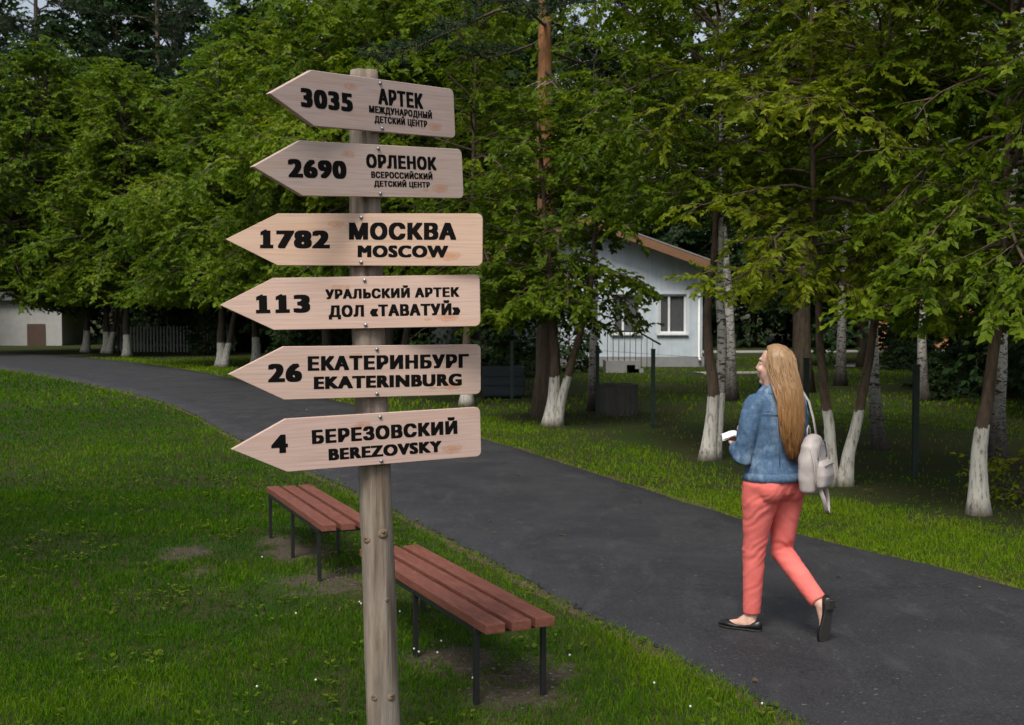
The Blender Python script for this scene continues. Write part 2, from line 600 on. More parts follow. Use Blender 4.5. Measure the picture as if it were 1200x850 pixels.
def build_grass():
    rng = np.random.default_rng(11)
    Vs, Fq, Ft, var = [], [], [], []
    off = 0
    for z0, z1, dens, w, h in ((2.6, 7.0, 7200, .0042, .052), (7.0, 12.0, 2900, .0065, .052), (12.0, 22.0, 620, .012, .060), (22.0, 48.0, 110, .028, .085)):
        area = .62 * (z1 * z1 - z0 * z0)
        n = int(area * dens)
        y = np.sqrt(rng.random(n) * (z1 * z1 - z0 * z0) + z0 * z0)
        x = (rng.random(n) * 2 - 1) * .62 * y
        keep = ~in_poly(x, y, PATH_POLY)
        x, y = x[keep], y[keep]
        # patchy growth
        def vn(sx, sy, s, seed):
            g = np.random.default_rng(seed).random((256, 256))
            u, v = (sx * s) % 256, (sy * s) % 256
            i, j = u.astype(int), v.astype(int); fu, fv = u - i, v - j
            fu = fu * fu * (3 - 2 * fu); fv = fv * fv * (3 - 2 * fv)
            i1, j1 = (i + 1) % 256, (j + 1) % 256
            return (g[i, j] * (1 - fu) + g[i1, j] * fu) * (1 - fv) + (g[i, j1] * (1 - fu) + g[i1, j1] * fu) * fv
        p1 = vn(x + 80, y, 1.1, 1) * .6 + vn(x + 80, y, 4.3, 2) * .4
        p2 = vn(x + 80, y, .35, 4)
        dm = dirt_mask(x, y) * .85 + (vn(x + 80, y, 6, 9) - .5) * 1.0 + (vn(x + 80, y, 15, 12) - .5) * .7
        shade = np.clip((edge_dist(x, y, e_far) - 1.35 + (vn(x + 80, y, 2.3, 14) - .5) * .7) / .5, 0, 1) * (x > np.interp(y, [5, 9, 17, 33, 60], [4, 2.4, -.5, -8, -28]))   # beneath the trees beyond the path
        keep = (rng.random(len(x)) < .55 + .6 * p1) & (rng.random(len(x)) > np.clip(dm * 1.5 - .35, 0, .93)) & (rng.random(len(x)) > shade * np.clip(.62 + (p2 - .4) * 1.4, .4, .96))
        x, y, p1, p2, dm, shade = x[keep], y[keep], p1[keep], p2[keep], dm[keep], shade[keep]
        n = len(x)
        ed = np.minimum(edge_dist(x, y, e_near), edge_dist(x, y, e_far)) if z0 < 30 else np.full(n, 9.)
        hh = .84 * h * (.45 + .9 * rng.random(n)) * (.6 + .8 * p1) * (1 - .4 * np.clip(dm, 0, 1))
        ww = w * (.7 + .6 * rng.random(n))
        az = rng.random(n) * 2 * np.pi
        lean = rng.random(n) * .9
        la = rng.random(n) * 2 * np.pi
        c, s = np.cos(az), np.sin(az)
        lx, ly = np.cos(la) * lean * hh, np.sin(la) * lean * hh
        b = np.c_[x, y, np.full(n, -.004)]
        side = np.c_[c, s, np.zeros(n)] * ww[:, None] * .5
        mid = b + np.c_[lx * .35, ly * .35, hh * .6]
        tip = b + np.c_[lx, ly, hh * (1 - .25 * lean)]
        V = np.stack([b - side, b + side, mid + side * .85, mid - side * .85, tip], 1).reshape(-1, 3)
        i = off + np.arange(n) * 5
        Fq.append(np.c_[i, i + 1, i + 2, i + 3]); Ft.append(np.c_[i + 3, i + 2, i + 4])
        Vs.append(V); off += 5 * n
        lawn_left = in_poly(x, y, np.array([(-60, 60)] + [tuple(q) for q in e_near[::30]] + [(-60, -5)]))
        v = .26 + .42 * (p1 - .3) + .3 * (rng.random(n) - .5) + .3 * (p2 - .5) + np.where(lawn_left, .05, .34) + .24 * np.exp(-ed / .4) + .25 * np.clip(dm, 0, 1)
        dry = rng.random(n) < .03 + .1 * np.exp(-ed / .3) + .12 * shade
        v = np.where(dry, v + .35, v)
        var.append(np.repeat(np.clip(v, 0, 1), 5))
    me = np_mesh('grass', np.concatenate(Vs), [np.concatenate(Fq), np.concatenate(Ft)])
    a = me.attributes.new('var', 'FLOAT', 'POINT'); a.data.foreach_set('value', np.concatenate(var).astype(np.float32))
    o = link('grass', me, M['grass'])
    tag(o, 'short green lawn grass on both sides of the asphalt path', 'grass', kind='stuff')

    # low round-leaved weeds among the blades
    rng = np.random.default_rng(5)
    L = LeafSet()
    for _ in range(2800):
        y = math.sqrt(rng.random() * (13 ** 2 - 3 ** 2) + 9); x = (rng.random() * 2 - 1) * .6 * y
        if mnoise.noise(Vector((x * 1.3, y * 1.3, 4))) < .0: continue
        if in_poly(np.array([x]), np.array([y]), PATH_POLY)[0] or dirt_mask(np.array([x]), np.array([y]))[0] > .5: continue
        for k in range(4):
            a = rng.random() * 6.28
            L.one((x + .02 * math.cos(a), y + .02 * math.sin(a), .012 + .03 * rng.random()), (math.cos(a), math.sin(a), .15 + .5 * rng.random()), (0, 0, 1), .02 + .02 * rng.random(), .3 + .5 * rng.random())
    o = link('clover', L.mesh('clover', .42), M['leaf_near'])
    tag(o, 'low clover and plantain leaves scattered through the lawn', 'clover', kind='stuff')
    # small white blossoms
    mb = MB()
    for _ in range(70):
        px, py = rng.uniform(300, 560), rng.uniform(640, 840)
        if rng.random() < .35: px, py = rng.uniform(660, 900), rng.uniform(740, 845)
        p = at(px, py)
        if in_poly(np.array([p.x]), np.array([p.y]), PATH_POLY)[0]: continue
        if mnoise.noise(Vector((p.x * 2.2, p.y * 2.2, 1))) < .1: continue
        mb.ball((p.x, p.y, .045 + .02 * rng.random()), .006, u=6, v=4)
    o = mb.build('clover_blossoms', plain('blossom', (.6, .6, .55), .8))
    tag(o, 'tiny white clover heads dotted over the lawn by the benches', 'clover', kind='stuff')
    # crumbs of stone on the bare soil
    mb = MB()
    for _ in range(300):
        a, b, r = DIRT[int(rng.integers(0, 5))]
        q = rng.random() * 6.28; d = r * math.sqrt(rng.random()) * .95
        sz = .003 + .010 * rng.random() ** 3
        mb.ball((a + d * math.cos(q), b + d * math.sin(q), sz * .3), (sz, sz * .8, sz * .55), u=6, v=4)
    o = mb.build('gravel', plain('gravel_stone', (.10, .088, .072), .9, var=.4, scale=40))
    tag(o, 'loose grey gravel on the bare soil under the benches', 'gravel', kind='stuff')


# ------------------------------------------------------------------ trees
class LeafSet:
    def __init__(s): s.p, s.d, s.n, s.L, s.v = [], [], [], [], []

    def one(s, p, d, n, L, v):
        s.p.append(np.array([p], float)); s.d.append(np.array([d], float)); s.n.append(np.array([n], float)); s.L.append(np.array([L], float)); s.v.append(np.array([v], float))

    def many(s, p, d, n, L, v):
        s.p.append(p); s.d.append(d); s.n.append(n); s.L.append(L); s.v.append(v)

    def mesh(s, name, width=.3, fold=.10):
        p, d, n, L, v = (np.concatenate(q) for q in (s.p, s.d, s.n, s.L, s.v))
        d = d / np.linalg.norm(d, axis=1)[:, None]
        sd_ = np.cross(d, n); sd_ /= np.linalg.norm(sd_, axis=1)[:, None] + 1e-9
        n = np.cross(sd_, d)
        L = L[:, None]
        k = len(p)
        a = p + d * L * .42 + sd_ * L * width + n * L * fold
        b = p + d * L * .42 - sd_ * L * width + n * L * fold
        tip = p + d * L - n * L * .06
        V = np.stack([p, a, tip, b], 1).reshape(-1, 3)
        i = np.arange(k) * 4
        me = np_mesh(name, V, np.concatenate([np.c_[i, i + 2, i + 1], np.c_[i, i + 3, i + 2]]))
        at_ = me.attributes.new('var', 'FLOAT', 'POINT')
        at_.data.foreach_set('value', np.repeat(np.clip(v, 0, 1), 4).astype(np.float32))
        return me


def nrm(v): return v / (np.linalg.norm(v) + 1e-9)


def bend(rng, p, d, L, n, grav, wig):
    pts = [np.array(p, float)]
    d = nrm(np.array(d, float))
    for i in range(n):
        d = nrm(d + np.array([0, 0, -grav / n]) + rng.normal(0, wig / math.sqrt(n), 3))
        pts.append(pts[-1] + d * L / n)
    return np.array(pts)


def interp_poly(P, t):
    x = t * (len(P) - 1)
    i = min(int(x), len(P) - 2)
    f = x - i
    return P[i] * (1 - f) + P[i + 1] * f, nrm(P[i + 1] - P[i])


def grow(rng, stems, h, cb, rad, nl, leaf=.085, spacing=.03, sec_per_m=5.5, twig_per_m=9, droop=.9, elev=(.1, 1.0), prof=None,
         weep=0.0, twig_len=(.14, .32), limb_from=0.0, yellow=0.0, thick=1.0, face=None, zmin=None, vert=.42):
    """stems: list of (points, radii). Returns (trunk MB, LeafSet)."""
    tr, lf = MB(), LeafSet()
    SP = []
    for pts, rr in stems:
        tr.tube(pts, rr, 12)
        SP.append(np.array(pts, float))
    prof = prof or ([0, .25, .6, 1], [.85, 1, .8, .3])
    P0, D0, N0, LN, VV = [], [], [], [], []
    az = rng.random() * 6.28
    for j in range(nl):
        rel = (j + rng.random()) / nl
        z = cb + (h - cb) * rel * .97
        S = SP[j % len(SP)]
        zz = S[:, 2]
        z = min(z, zz[-1] - .05)
        zs = z - limb_from * rad * .4
        p = np.array([np.interp(zs, zz, S[:, 0]), np.interp(zs, zz, S[:, 1]), zs])
        az += 2.39996 + rng.normal(0, .35)
        L = rad * np.interp(rel, *prof) * rng.uniform(.7, 1.15)
        if face is not None:
            L *= 1 + face[1] * math.cos(az - face[0])
        e = np.interp(rel, [0, 1], elev) + rng.normal(0, .14)
        d = np.array([math.cos(az) * math.cos(e), math.sin(az) * math.cos(e), math.sin(e)])
        lp = bend(rng, p, d, L, 7, droop * (1 - .5 * rel), .38)
        zl = None if zmin is None else zmin + min(1.6, rng.exponential(.09 * rad))
        if zmin is not None: lp[1:, 2] = np.maximum(lp[1:, 2], zl + .15 * rng.random(7))
        r0 = (.006 + .0085 * L) * thick
        tr.tube(lp, np.linspace(r0, .005, 8), 5, cap=False)
        ns = max(3, int(L * sec_per_m))
        lv = rng.normal(0, .10)
        for q in range(ns):
            t = .18 + .82 * (q + rng.random()) / ns
            bp, bd = interp_poly(lp, min(t, .999))
            side = nrm(np.cross(bd, [0, 0, 1])) * (1 if q % 2 else -1)
            a = rng.uniform(.55, 1.15)
            sdv = bd * math.cos(a) + side * math.sin(a) + np.array([0, 0, rng.normal(.0, vert)])
            sl = np.clip((.3 + .55 * (1 - t)) * L * .55 * rng.uniform(.7, 1.2), .22, 1.25)
            sp = bend(rng, bp, sdv, sl, 4, .35 + weep, .2)
            if zmin is not None: sp[:, 2] = np.maximum(sp[:, 2], zl - .1 * rng.random())
            tr.tube(sp, np.linspace(.008 * thick, .002, 5), 3, cap=False)
            cv = lv + rng.normal(0, .10)
            nt = max(3, int(sl * twig_per_m))
            for w in range(nt):
                tt = .12 + .88 * (w + rng.random()) / nt
                tp, td = interp_poly(sp, min(tt, .999))
                sd2 = nrm(np.cross(td, [0, 0, 1]) + 1e-6) * (1 if w % 2 else -1)
                b = rng.uniform(.45, 1.1)
                dv = nrm(td * math.cos(b) + sd2 * math.sin(b) + np.array([0, 0, rng.normal(-.08 - weep, vert)]))
                P0.append(tp); D0.append(dv); N0.append(sd2); LN.append(rng.uniform(*twig_len)); VV.append(cv)
    P0, D0, LN, VV = np.array(P0), np.array(D0), np.array(LN), np.array(VV)
    cnt = np.maximum(2, (LN / spacing).astype(int))
    idx = np.repeat(np.arange(len(P0)), cnt)
    k = np.concatenate([np.arange(c) for c in cnt])
    m = len(idx)
    t = (k + rng.random(m)) / cnt[idx]
    D = D0[idx]
    side = np.cross(D, [0, 0, 1.0]); side /= np.linalg.norm(side, axis=1)[:, None] + 1e-6
    sg = np.where(k % 2 == 0, 1.0, -1.0)[:, None]
    pos = P0[idx] + D * (LN[idx] * t)[:, None] + np.c_[np.zeros((m, 2)), -(.12 + weep * .4) * (LN[idx] * t) ** 1.2]
    ang = rng.uniform(.5, 1.1, m)[:, None]
    ld = D * np.cos(ang) + side * sg * np.sin(ang) + np.c_[np.zeros((m, 2)), rng.normal(-.28 - weep, .25, m)]
    nn = D * .5 + np.c_[rng.normal(0, .5, (m, 2)), .8 + rng.normal(0, .3, m)]
    if zmin is not None:
        ok = pos[:, 2] > zmin - .12
        pos, ld, nn, idx, m = pos[ok], ld[ok], nn[ok], idx[ok], int(ok.sum())
    lf.many(pos, ld, nn, leaf * rng.uniform(.5, 1.32, m), .38 + VV[idx] + rng.normal(0, .18, m) + yellow)
    return tr, lf


def tree_obj(name, tr, lf, bark, leaf, loc, label, cat='tree', group=None, width=.3, rz=0.0, extra=None):
    e = empty(name, loc, rz)
    tr.build('trunk', bark, e)
    link('crown', lf.mesh('crown', width), leaf, e)
    if extra: extra[0].build('trunk', extra[1], e)
    return tag(e, label, cat, group)


def stem(rng, P, r0, r1, n=14, wob=.02, flare=1.35):
    """smooth stem through control points P"""
    P = np.array(P, float)
    z = np.linspace(0, 1, len(P))
    q = np.linspace(0, 1, n)
    pts = np.c_[np.interp(q, z, P[:, 0]), np.interp(q, z, P[:, 1]), np.interp(q, z, P[:, 2])]
    pts[:, :2] += rng.normal(0, wob, (n, 2)) * np.minimum(1, q * 4)[:, None]
    pts[1:-1] = .25 * pts[:-2] + .5 * pts[1:-1] + .25 * pts[2:]
    zz = pts[:, 2]
    rr = r0 + (r1 - r0) * q ** .8
    rr = rr * (1 + (flare - 1) * np.exp(-np.maximum(zz, 0) / .18) + .18 * np.exp(-np.maximum(zz, 0) / .06))
    pts[0, 2] -= .08
    return pts, rr


def build_near_trees():
    rng = np.random.default_rng(21)
    # right-most whitewashed tree
    p = at(1147, 603)
    s1 = stem(rng, [(0, 0, 0), (-.01, 0, .55), (.06, .0, 1.1), (.18, .05, 1.8), (.25, .1, 3.2), (.3, .2, 6.6)], .088, .02, 20, .012)
    tr, lf = grow(rng, [s1], 6.8, 1.75, 2.4, 74, .080, .0165, sec_per_m=6.5, elev=(.15, 1.1), face=(-.2, .4), zmin=1.72)
    tree_obj('broadleaf_tree', tr, lf, M['bark_wash'], M['leaf_near'], p, 'whitewashed single-stem tree with a reddish brown trunk nearest the path edge', group='whitewashed trees along the right of the path')
    # V pair behind the walker
    p = at(980, 569)
    a = stem(rng, [(-.05, 0, 0), (-.08, 0, .6), (-.16, .05, 1.4), (-.25, .1, 2.4), (-.3, .1, 6.4)], .075, .018, 20, .012)
    b = stem(rng, [(.07, -.03, 0), (.14, -.05, .5), (.31, -.1, 1.4), (.42, -.12, 2.4), (.5, -.1, 6.6)], .078, .018, 20, .012)
    tr, lf = grow(rng, [a, b], 7.0, 1.9, 1.95, 84, .080, .0165, sec_per_m=6.5, elev=(.1, 1.1), yellow=.2, face=(-1.7, .35), zmin=1.95, prof=([0, .25, .5, 1], [.6, .8, 1, .35]))
    tree_obj('broadleaf_tree', tr, lf, M['bark_wash'], M['leaf_yellow'], p, 'two-stemmed whitewashed tree spreading in a V behind the walking woman', group='whitewashed trees along the right of the path')  # sunlit look of this crown is put into lighter, yellower leaf colour
    # dark stem with a birch grown against it
    p = at(831, 539)
    a = stem(rng, [(-.02, 0, 0), (.03, 0, .5), (.05, 0, .9), (-.02, 0, 1.4), (-.03, 0, 1.9), (.04, .02, 2.5), (.08, .05, 3.4), (.1, .1, 7.2)], .095, .02, 24, .01)
    b = stem(rng, [(.06, .07, 0), (.13, .07, .7), (.16, .07, 1.5), (.11, .07, 2.2), (.14, .09, 3.0), (.1, .1, 8.2)], .075, .02, 24, .008)
    tr, lf = grow(rng, [a, b], 7.6, 2.75, 2.2, 70, .082, .018, sec_per_m=6.5, elev=(.15, 1.1), zmin=3.05)
    # the birch stem is its own trunk mesh
    t2 = MB(); t2.tube(b[0] + np.array([.0, -.012, 0]), b[1] + .012, 12)
    tree_obj('broadleaf_tree', tr, lf, M['bark_wash'], M['leaf_near'], p, 'whitewashed tree of twisted dark stem and birch-barked stem grown together', group='whitewashed trees along the right of the path', extra=(t2, M['birch_wash']))
    # two-stemmed tree left of the house
    p = at(646, 499)
    a = stem(rng, [(-.02, 0, 0), (.06, 0, .6), (.08, 0, 1.2), (.02, 0, 2.0), (-.1, 0, 3.2), (-.2, .1, 4.9)], .12, .02, 20, .015)
    b = stem(rng, [(.08, -.03, 0), (.22, -.05, .65), (.42, -.1, 1.4), (.62, -.15, 2.1), (.70, -.1, 3.2), (.6, -.1, 4.6)], .085, .018, 20, .015)
    tr, lf = grow(rng, [a, b], 5.0, 1.75, 1.6, 64, .098, .019, elev=(.1, 1.1), sec_per_m=6, twig_per_m=8, twig_len=(.16, .38), face=(-2.7, .28), zmin=1.6)
    tree_obj('broadleaf_tree', tr, lf, M['bark_wash'], M['leaf_near'], p, 'whitewashed two-stemmed tree with low leafy boughs left of the house', group='whitewashed trees along the right of the path')
    # pale stem whose foot shows between the two lowest boards
    p = at(547, 476)
    a = stem(rng, [(0, 0, 0), (.0, 0, .8), (.02, 0, 1.6), (.1, 0, 3), (.2, .1, 8)], .13, .02, 16, .015)
    tr, lf = grow(rng, [a], 8.4, 2.3, 2.6, 48, .10, .028, elev=(.1, 1.0), zmin=1.9, sec_per_m=4.5, twig_per_m=7, twig_len=(.18, .42))
    tree_obj('broadleaf_tree', tr, lf, M['bark_wash'], M['leaf_near'], p, 'tree whose whitewashed foot shows just right of the lowest signboards', group='whitewashed trees along the right of the path')


def build_left_row():
    rng = np.random.default_rng(77)
    protos = []
    for k in range(2):
        a = stem(rng, [(0, 0, 0), (.06, 0, 1.2), (.1, 0, 2.4), (.0, 0, 5), (.0, .0, 11.5)], .19, .03, 16, .04)
        b = stem(rng, [(.16, -.1, 0), (.4, -.1, 1.2), (.75, -.2, 2.6), (1.3, -.2, 5), (1.8, 0, 9.5)], .15, .03, 16, .04)
        tr, lf = grow(rng, [a, b] if k == 0 else [a], 12.4, 2.7, 4.4, 110, .165, .040, elev=(.05, 1.05), sec_per_m=3.2, twig_per_m=5.0, twig_len=(.3, .7), droop=1.0, thick=1.5, yellow=.05, zmin=2.35)
        protos.append((tr.mesh('trunk'), lf.mesh('crown', .33)))
    spots = [(100, 413, 1, 'leaning slim whitewashed tree, leftmost in the row at the far bend', 1.0, .10),
             (124, 414, 0, 'forked whitewashed tree in the row at the far bend of the path', 1.0, 0),
             (149, 418, 1, 'straight whitewashed tree right of the forked one at the far bend', .95, 0),
             (258, 430, 0, 'stout whitewashed tree left of the tip of the 113 board', .88, 0),
             (301, 426, 1, 'whitewashed tree showing just under the tip of the 113 board', .95, 0),
             (-25, 416, 1, 'dark leaning tree at the left end of the far row', 1.05, .25),
             (385, 452, 1, 'tree of the far row standing behind the signpost', .85, 0),
             (455, 460, 0, 'tree of the far row just right of the signpost', .82, 0)]
    for i, (px, py, k, lab, s, lean) in enumerate(spots):
        e = empty('broadleaf_tree', at(px, py), rng.random() * 6.28 if k else rng.uniform(-.4, .4))
        e.scale = (s, s, s * rng.uniform(.95, 1.05))
        if lean: e.rotation_euler = (0, lean, 0)
        link('trunk', protos[k][0], M['bark_wash_far'], e)
        link('crown', protos[k][1], M['leaf_far'], e)
        tag(e, lab, 'tree', 'whitewashed trees along the left bend of the path')


def build_birches():
    rng = np.random.default_rng(5)
    spec = [(1030, 527, .105, 'mottled white birch standing right of the two-stemmed tree', [(0, 0, 0), (-.06, 0, .6), (-.1, 0, 1.5), (-.05, 0, 2.6), (-.05, 0, 9)]),
            (1168, 541, .115, 'dark-scarred birch close behind the rightmost whitewashed trunk', [(0, 0, 0), (.02, 0, .8), (.06, 0, 1.7), (.14, 0, 3), (.3, 0, 9)]),
            (1082, 470, .14, 'thin distant birch in front of the orange timber building', [(0, 0, 0), (-.05, 0, 1), (-.02, 0, 2.2), (0, 0, 9)]),
            (856, 470, .15, 'tall birch with pale upper trunk between house and walker', [(0, 0, 0), (-.05, 0, 2), (-.3, 0, 5), (-.5, 0, 12)]),
            (694, 482, .09, 'slim grey birch beside the porch railing', [(0, 0, 0), (.02, 0, 2), (.05, 0, 5), (.0, 0, 9)]),
            (985, 452, .15, 'slim birch farther back under the trees behind the walker', [(0, 0, 0), (.02, 0, 2), (.1, 0, 5), (.2, 0, 11)])]
    for bi, (px, py, r, lab, P) in enumerate(spec):
        s = stem(rng, P, r, .03, 18, .012, 1.2)
        tr, lf = grow(rng, [s], P[-1][2] + .3, 3.4, 2.3, 40, .105, .033, elev=(.3, 1.1), sec_per_m=4.4, twig_per_m=6.5, weep=.35, twig_len=(.2, .5), zmin=(2.2, 2.4, 2.8, 4.4, 4.2, 3.4)[bi])
        tree_obj('birch_tree', tr, lf, M['birch'], M['leaf_far'], at(px, py), lab, 'birch', 'birches behind the fence', .34)


def pine_meshes(rng, h, r0, cb, rad, nl):
    s = stem(rng, [(0, 0, 0), (.05, 0, h * .3), (.0, .05, h * .6), (.1, 0, h)], r0, .03, 20, .02, 1.3)
    tr, lf = MB(), LeafSet()
    tr.tube(*s, 12)
    n_trunk = len(tr.f)
    S = s[0]
    az = 0
    for j in range(nl):
        rel = (j + rng.random()) / nl
        z = cb + (h - cb) * rel
        p = np.array([np.interp(z, S[:, 2], S[:, 0]), np.interp(z, S[:, 2], S[:, 1]), z])
        az += 2.4 + rng.normal(0, .4)
        L = rad * np.interp(rel, [0, .3, 1], [.8, 1, .25]) * rng.uniform(.7, 1.2)
        e = np.interp(rel, [0, 1], [-.15, .7]) + rng.normal(0, .12)
        lp = bend(rng, p, (math.cos(az) * math.cos(e), math.sin(az) * math.cos(e), math.sin(e)), L, 7, .1, .5)
        tr.tube(lp, np.linspace(.012 + .008 * L, .005, 8), 5, cap=False)
        ns = int(L * 6)
        for q in range(ns):
            t = .3 + .7 * (q + rng.random()) / ns
            bp, bd = interp_poly(lp, min(t, .999))
            side = nrm(np.cross(bd, [0, 0, 1])) * (1 if q % 2 else -1)
            a = rng.uniform(.4, 1.1)
            sp = bend(rng, bp, bd * math.cos(a) + side * math.sin(a), rng.uniform(.35, .95), 3, -.35, .25)
            tr.tube(sp, [.008, .006, .005, .003], 3, cap=False)
            n = 46
            tt = rng.random(n)
            pos = sp[0] * (1 - tt)[:, None] + sp[-1] * tt[:, None] + rng.normal(0, .02, (n, 3))
            d = rng.normal(0, .7, (n, 3)) + nrm(sp[-1] - sp[0]) * .9 + np.array([0, 0, .2])
            lf.many(pos, d, rng.normal(0, 1, (n, 3)), rng.uniform(.10, .2, n), .45 + rng.normal(0, .2, n))
    me = tr.mesh('trunk')
    mi = np.zeros(len(me.polygons), np.int32); mi[n_trunk:] = 1
    me.materials.append(M['pine']); me.materials.append(M['bark'])
    me.polygons.foreach_set('material_index', mi)
    return me, lf.mesh('crown', .09, .02)


def build_pines():
    rng = np.random.default_rng(9)
    A = pine_meshes(rng, 17, .22, 6.2, 3.4, 44)
    B = pine_meshes(rng, 19, .26, 3.6, 4.0, 62)
    spots = [(641, 20.8, A, .95, 'pine with bare orange trunk rising above the tree left of the house'),
             (940, 27, A, 1.05, 'dark pine trunk rising above the yellow-green boughs'),
             (300, 62, A, 1.15, 'pine with a slim dark trunk rising above the left row'),
             (50, 77, B, 1.6, 'dark spreading pine filling the upper left corner'),
             (190, 72, B, 1.5, 'dark pine with a long level bough over the left row'),
             (-60, 66, B, 1.4, 'dark pine at the far left edge of the wood'),
             (470, 58, B, 1.05, 'bluish pine top behind the top signboard'),
             (1050, 48, B, 1.1, 'dark broad pine behind the birches on the right'),
             (1150, 34, A, 1.0, 'pine with dark lower trunk deep in the right-hand wood')]
    for px, Y, mm, s, lab in spots:
        e = empty('pine_tree', ((px - 600) / FPX * Y, Y, 0), rng.random() * 6.28)
        e.scale = (s, s, s)
        tk = link('trunk', mm[0], M['pine'], e); link('crown', mm[1], M['needle'], e)
        if px in (50, 190, -60, 300, 940):
            tk.material_slots[0].link = 'OBJECT'; tk.material_slots[0].material = M['bark']
        tag(e, lab, 'pine', 'pines in the wood')


def build_wood():
    rng = np.random.default_rng(31)
    pr = []
    for k in range(3):
        s = stem(rng, [(0, 0, 0), (.1, 0, 3), (.0, .1, 7), (.1, 0, 15.5)], .2, .04, 14, .05)
        tr, lf = grow(rng, [s], 16.5, 1.6, 4.6, 90, .27, .062, elev=(.1, 1.0), sec_per_m=2.4, twig_per_m=3.4, twig_len=(.4, .9), thick=1.5, prof=([0, .3, .7, 1], [.8, 1, .8, .3]))
        pr.append((tr.mesh('trunk'), lf.mesh('crown', .36)))
    su = stem(rng, [(0, 0, 0), (.1, 0, .6), (.0, .1, 1.2), (.1, 0, 2.2)], .04, .02, 8, .03)
    tr, lf = grow(rng, [su], 2.7, .15, 1.5, 44, .22, .085, elev=(.1, 1.1), sec_per_m=4, twig_per_m=5, twig_len=(.2, .5))
    bush = (tr.mesh('trunk'), lf.mesh('crown', .36))
    n = 0
    for Y, step, jit in ((58, 5.0, 3), (66, 5.4, 3), (76, 5.8, 4), (88, 6.5, 4)):
        half = .5 * Y + 8
        x = -half
        while x < half:
            X, YY = x + rng.uniform(-1.2, 1.2), Y + rng.uniform(-jit, jit)
            x += step
            px = 600 + FPX * X / YY
            if 700 < px < 1150 and YY < 62: continue
            if px < 120 and YY < 72 or (px < 340 and rng.random() < .4): continue
            mm = pr[int(rng.integers(0, 3))]
            e = empty('broadleaf_tree', (X, YY, 0), rng.random() * 6.28)
            s = rng.uniform(.85, 1.25); e.scale = (s, s, s)
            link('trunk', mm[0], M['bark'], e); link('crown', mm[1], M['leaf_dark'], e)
            tag(e, 'tall dark broadleaf tree in the dense wood far behind', 'tree', 'trees of the dense wood in the distance')
    # nearer dark trees behind the left row and around the house
    for px, Y, s in ((5, 84, 1.4), (100, 80, 1.4), (205, 82, 1.5), (140, 73, 1.3), (200, 64, .85), (330, 58, .8), (420, 50, .75), (520, 44, .7), (570, 46, .85), (1010, 40, .75), (1120, 44, .8), (1190, 28, .7), (1260, 24, .7), (1340, 20, .65), (1420, 27, .7), (965, 62, 1.0), (1060, 64, 1.0), (-170, 60, .8), (-260, 50, .8)):
        mm = pr[int(rng.integers(0, 3))]
        e = empty('broadleaf_tree', ((px - 600) / FPX * Y, Y, 0), rng.random() * 6.28)
        e.scale = (s, s, s)
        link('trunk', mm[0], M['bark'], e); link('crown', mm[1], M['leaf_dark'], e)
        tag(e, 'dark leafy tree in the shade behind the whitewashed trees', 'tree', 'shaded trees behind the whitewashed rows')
    for k in range(70):
        if k < 46:
            Y = rng.uniform(46, 62); px = rng.uniform(-120, 700)
            if px < 90: continue
        else:
            Y = rng.uniform(24, 40); px = rng.uniform(1010, 1400)
        X = (px - 600) / FPX * Y
        if in_poly(np.array([X]), np.array([Y]), PATH_POLY)[0] or (X < -4 and edge_dist(np.array([X]), np.array([Y]), e_far)[0] < 5): continue
        e = empty('shrub', (X, Y, 0), rng.random() * 6.28)
        s = rng.uniform(.7, 1.3) * (1 if k < 46 else .3); e.scale = (s, s, s)
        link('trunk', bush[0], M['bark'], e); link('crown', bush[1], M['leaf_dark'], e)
        tag(e, 'dark understorey shrub beneath the trees of the wood', 'shrub', 'understorey shrubs in the wood')
    for px, Y, s, lab in ((665, 36.5, .95, 'dense dark shrub standing before the left part of the house'), (612, 34.0, .95, 'dense dark shrub in front of the grey annex'), (560, 36.0, 1.1, 'dark shrub at the left corner of the annex')):
        e = empty('shrub', ((px - 600) / FPX * Y, Y, 0), rng.random() * 6.28)
        e.scale = (s * .8, s * .8, s)
        link('trunk', bush[0], M['bark'], e); link('crown', bush[1], M['leaf_dark'], e)
        tag(e, lab, 'shrub')
    # trees just beyond the left edge of the lawn: they keep its near left part in shade
    for X, Y, s, lab in ((-7.2, 4.6, .58, 'leafy tree shading the near left part of the lawn'),):
        mm = pr[int(rng.integers(0, 3))]
        e = empty('broadleaf_tree', (X, Y, 0), rng.random() * 6.28)
        e.scale = (s, s, s)
        link('trunk', mm[0], M['bark'], e); link('crown', mm[1], M['leaf_dark'], e)
        tag(e, lab, 'tree')
    # light green shrub at the right edge
    rng = np.random.default_rng(8)
    s = stem(rng, [(0, 0, 0), (.03, 0, .15), (.05, 0, .4)], .012, .006, 6, .01)
    tr, lf = grow(rng, [s], .5, .1, .42, 14, .06, .03, elev=(.1, .9), sec_per_m=12, twig_per_m=12, twig_len=(.08, .16), yellow=.2)
    tree_obj('shrub', tr, lf, M['bark'], M['leaf_yellow'], at(1190, 588), 'small yellow-green shrub beside the rightmost whitewashed trunk', 'shrub')


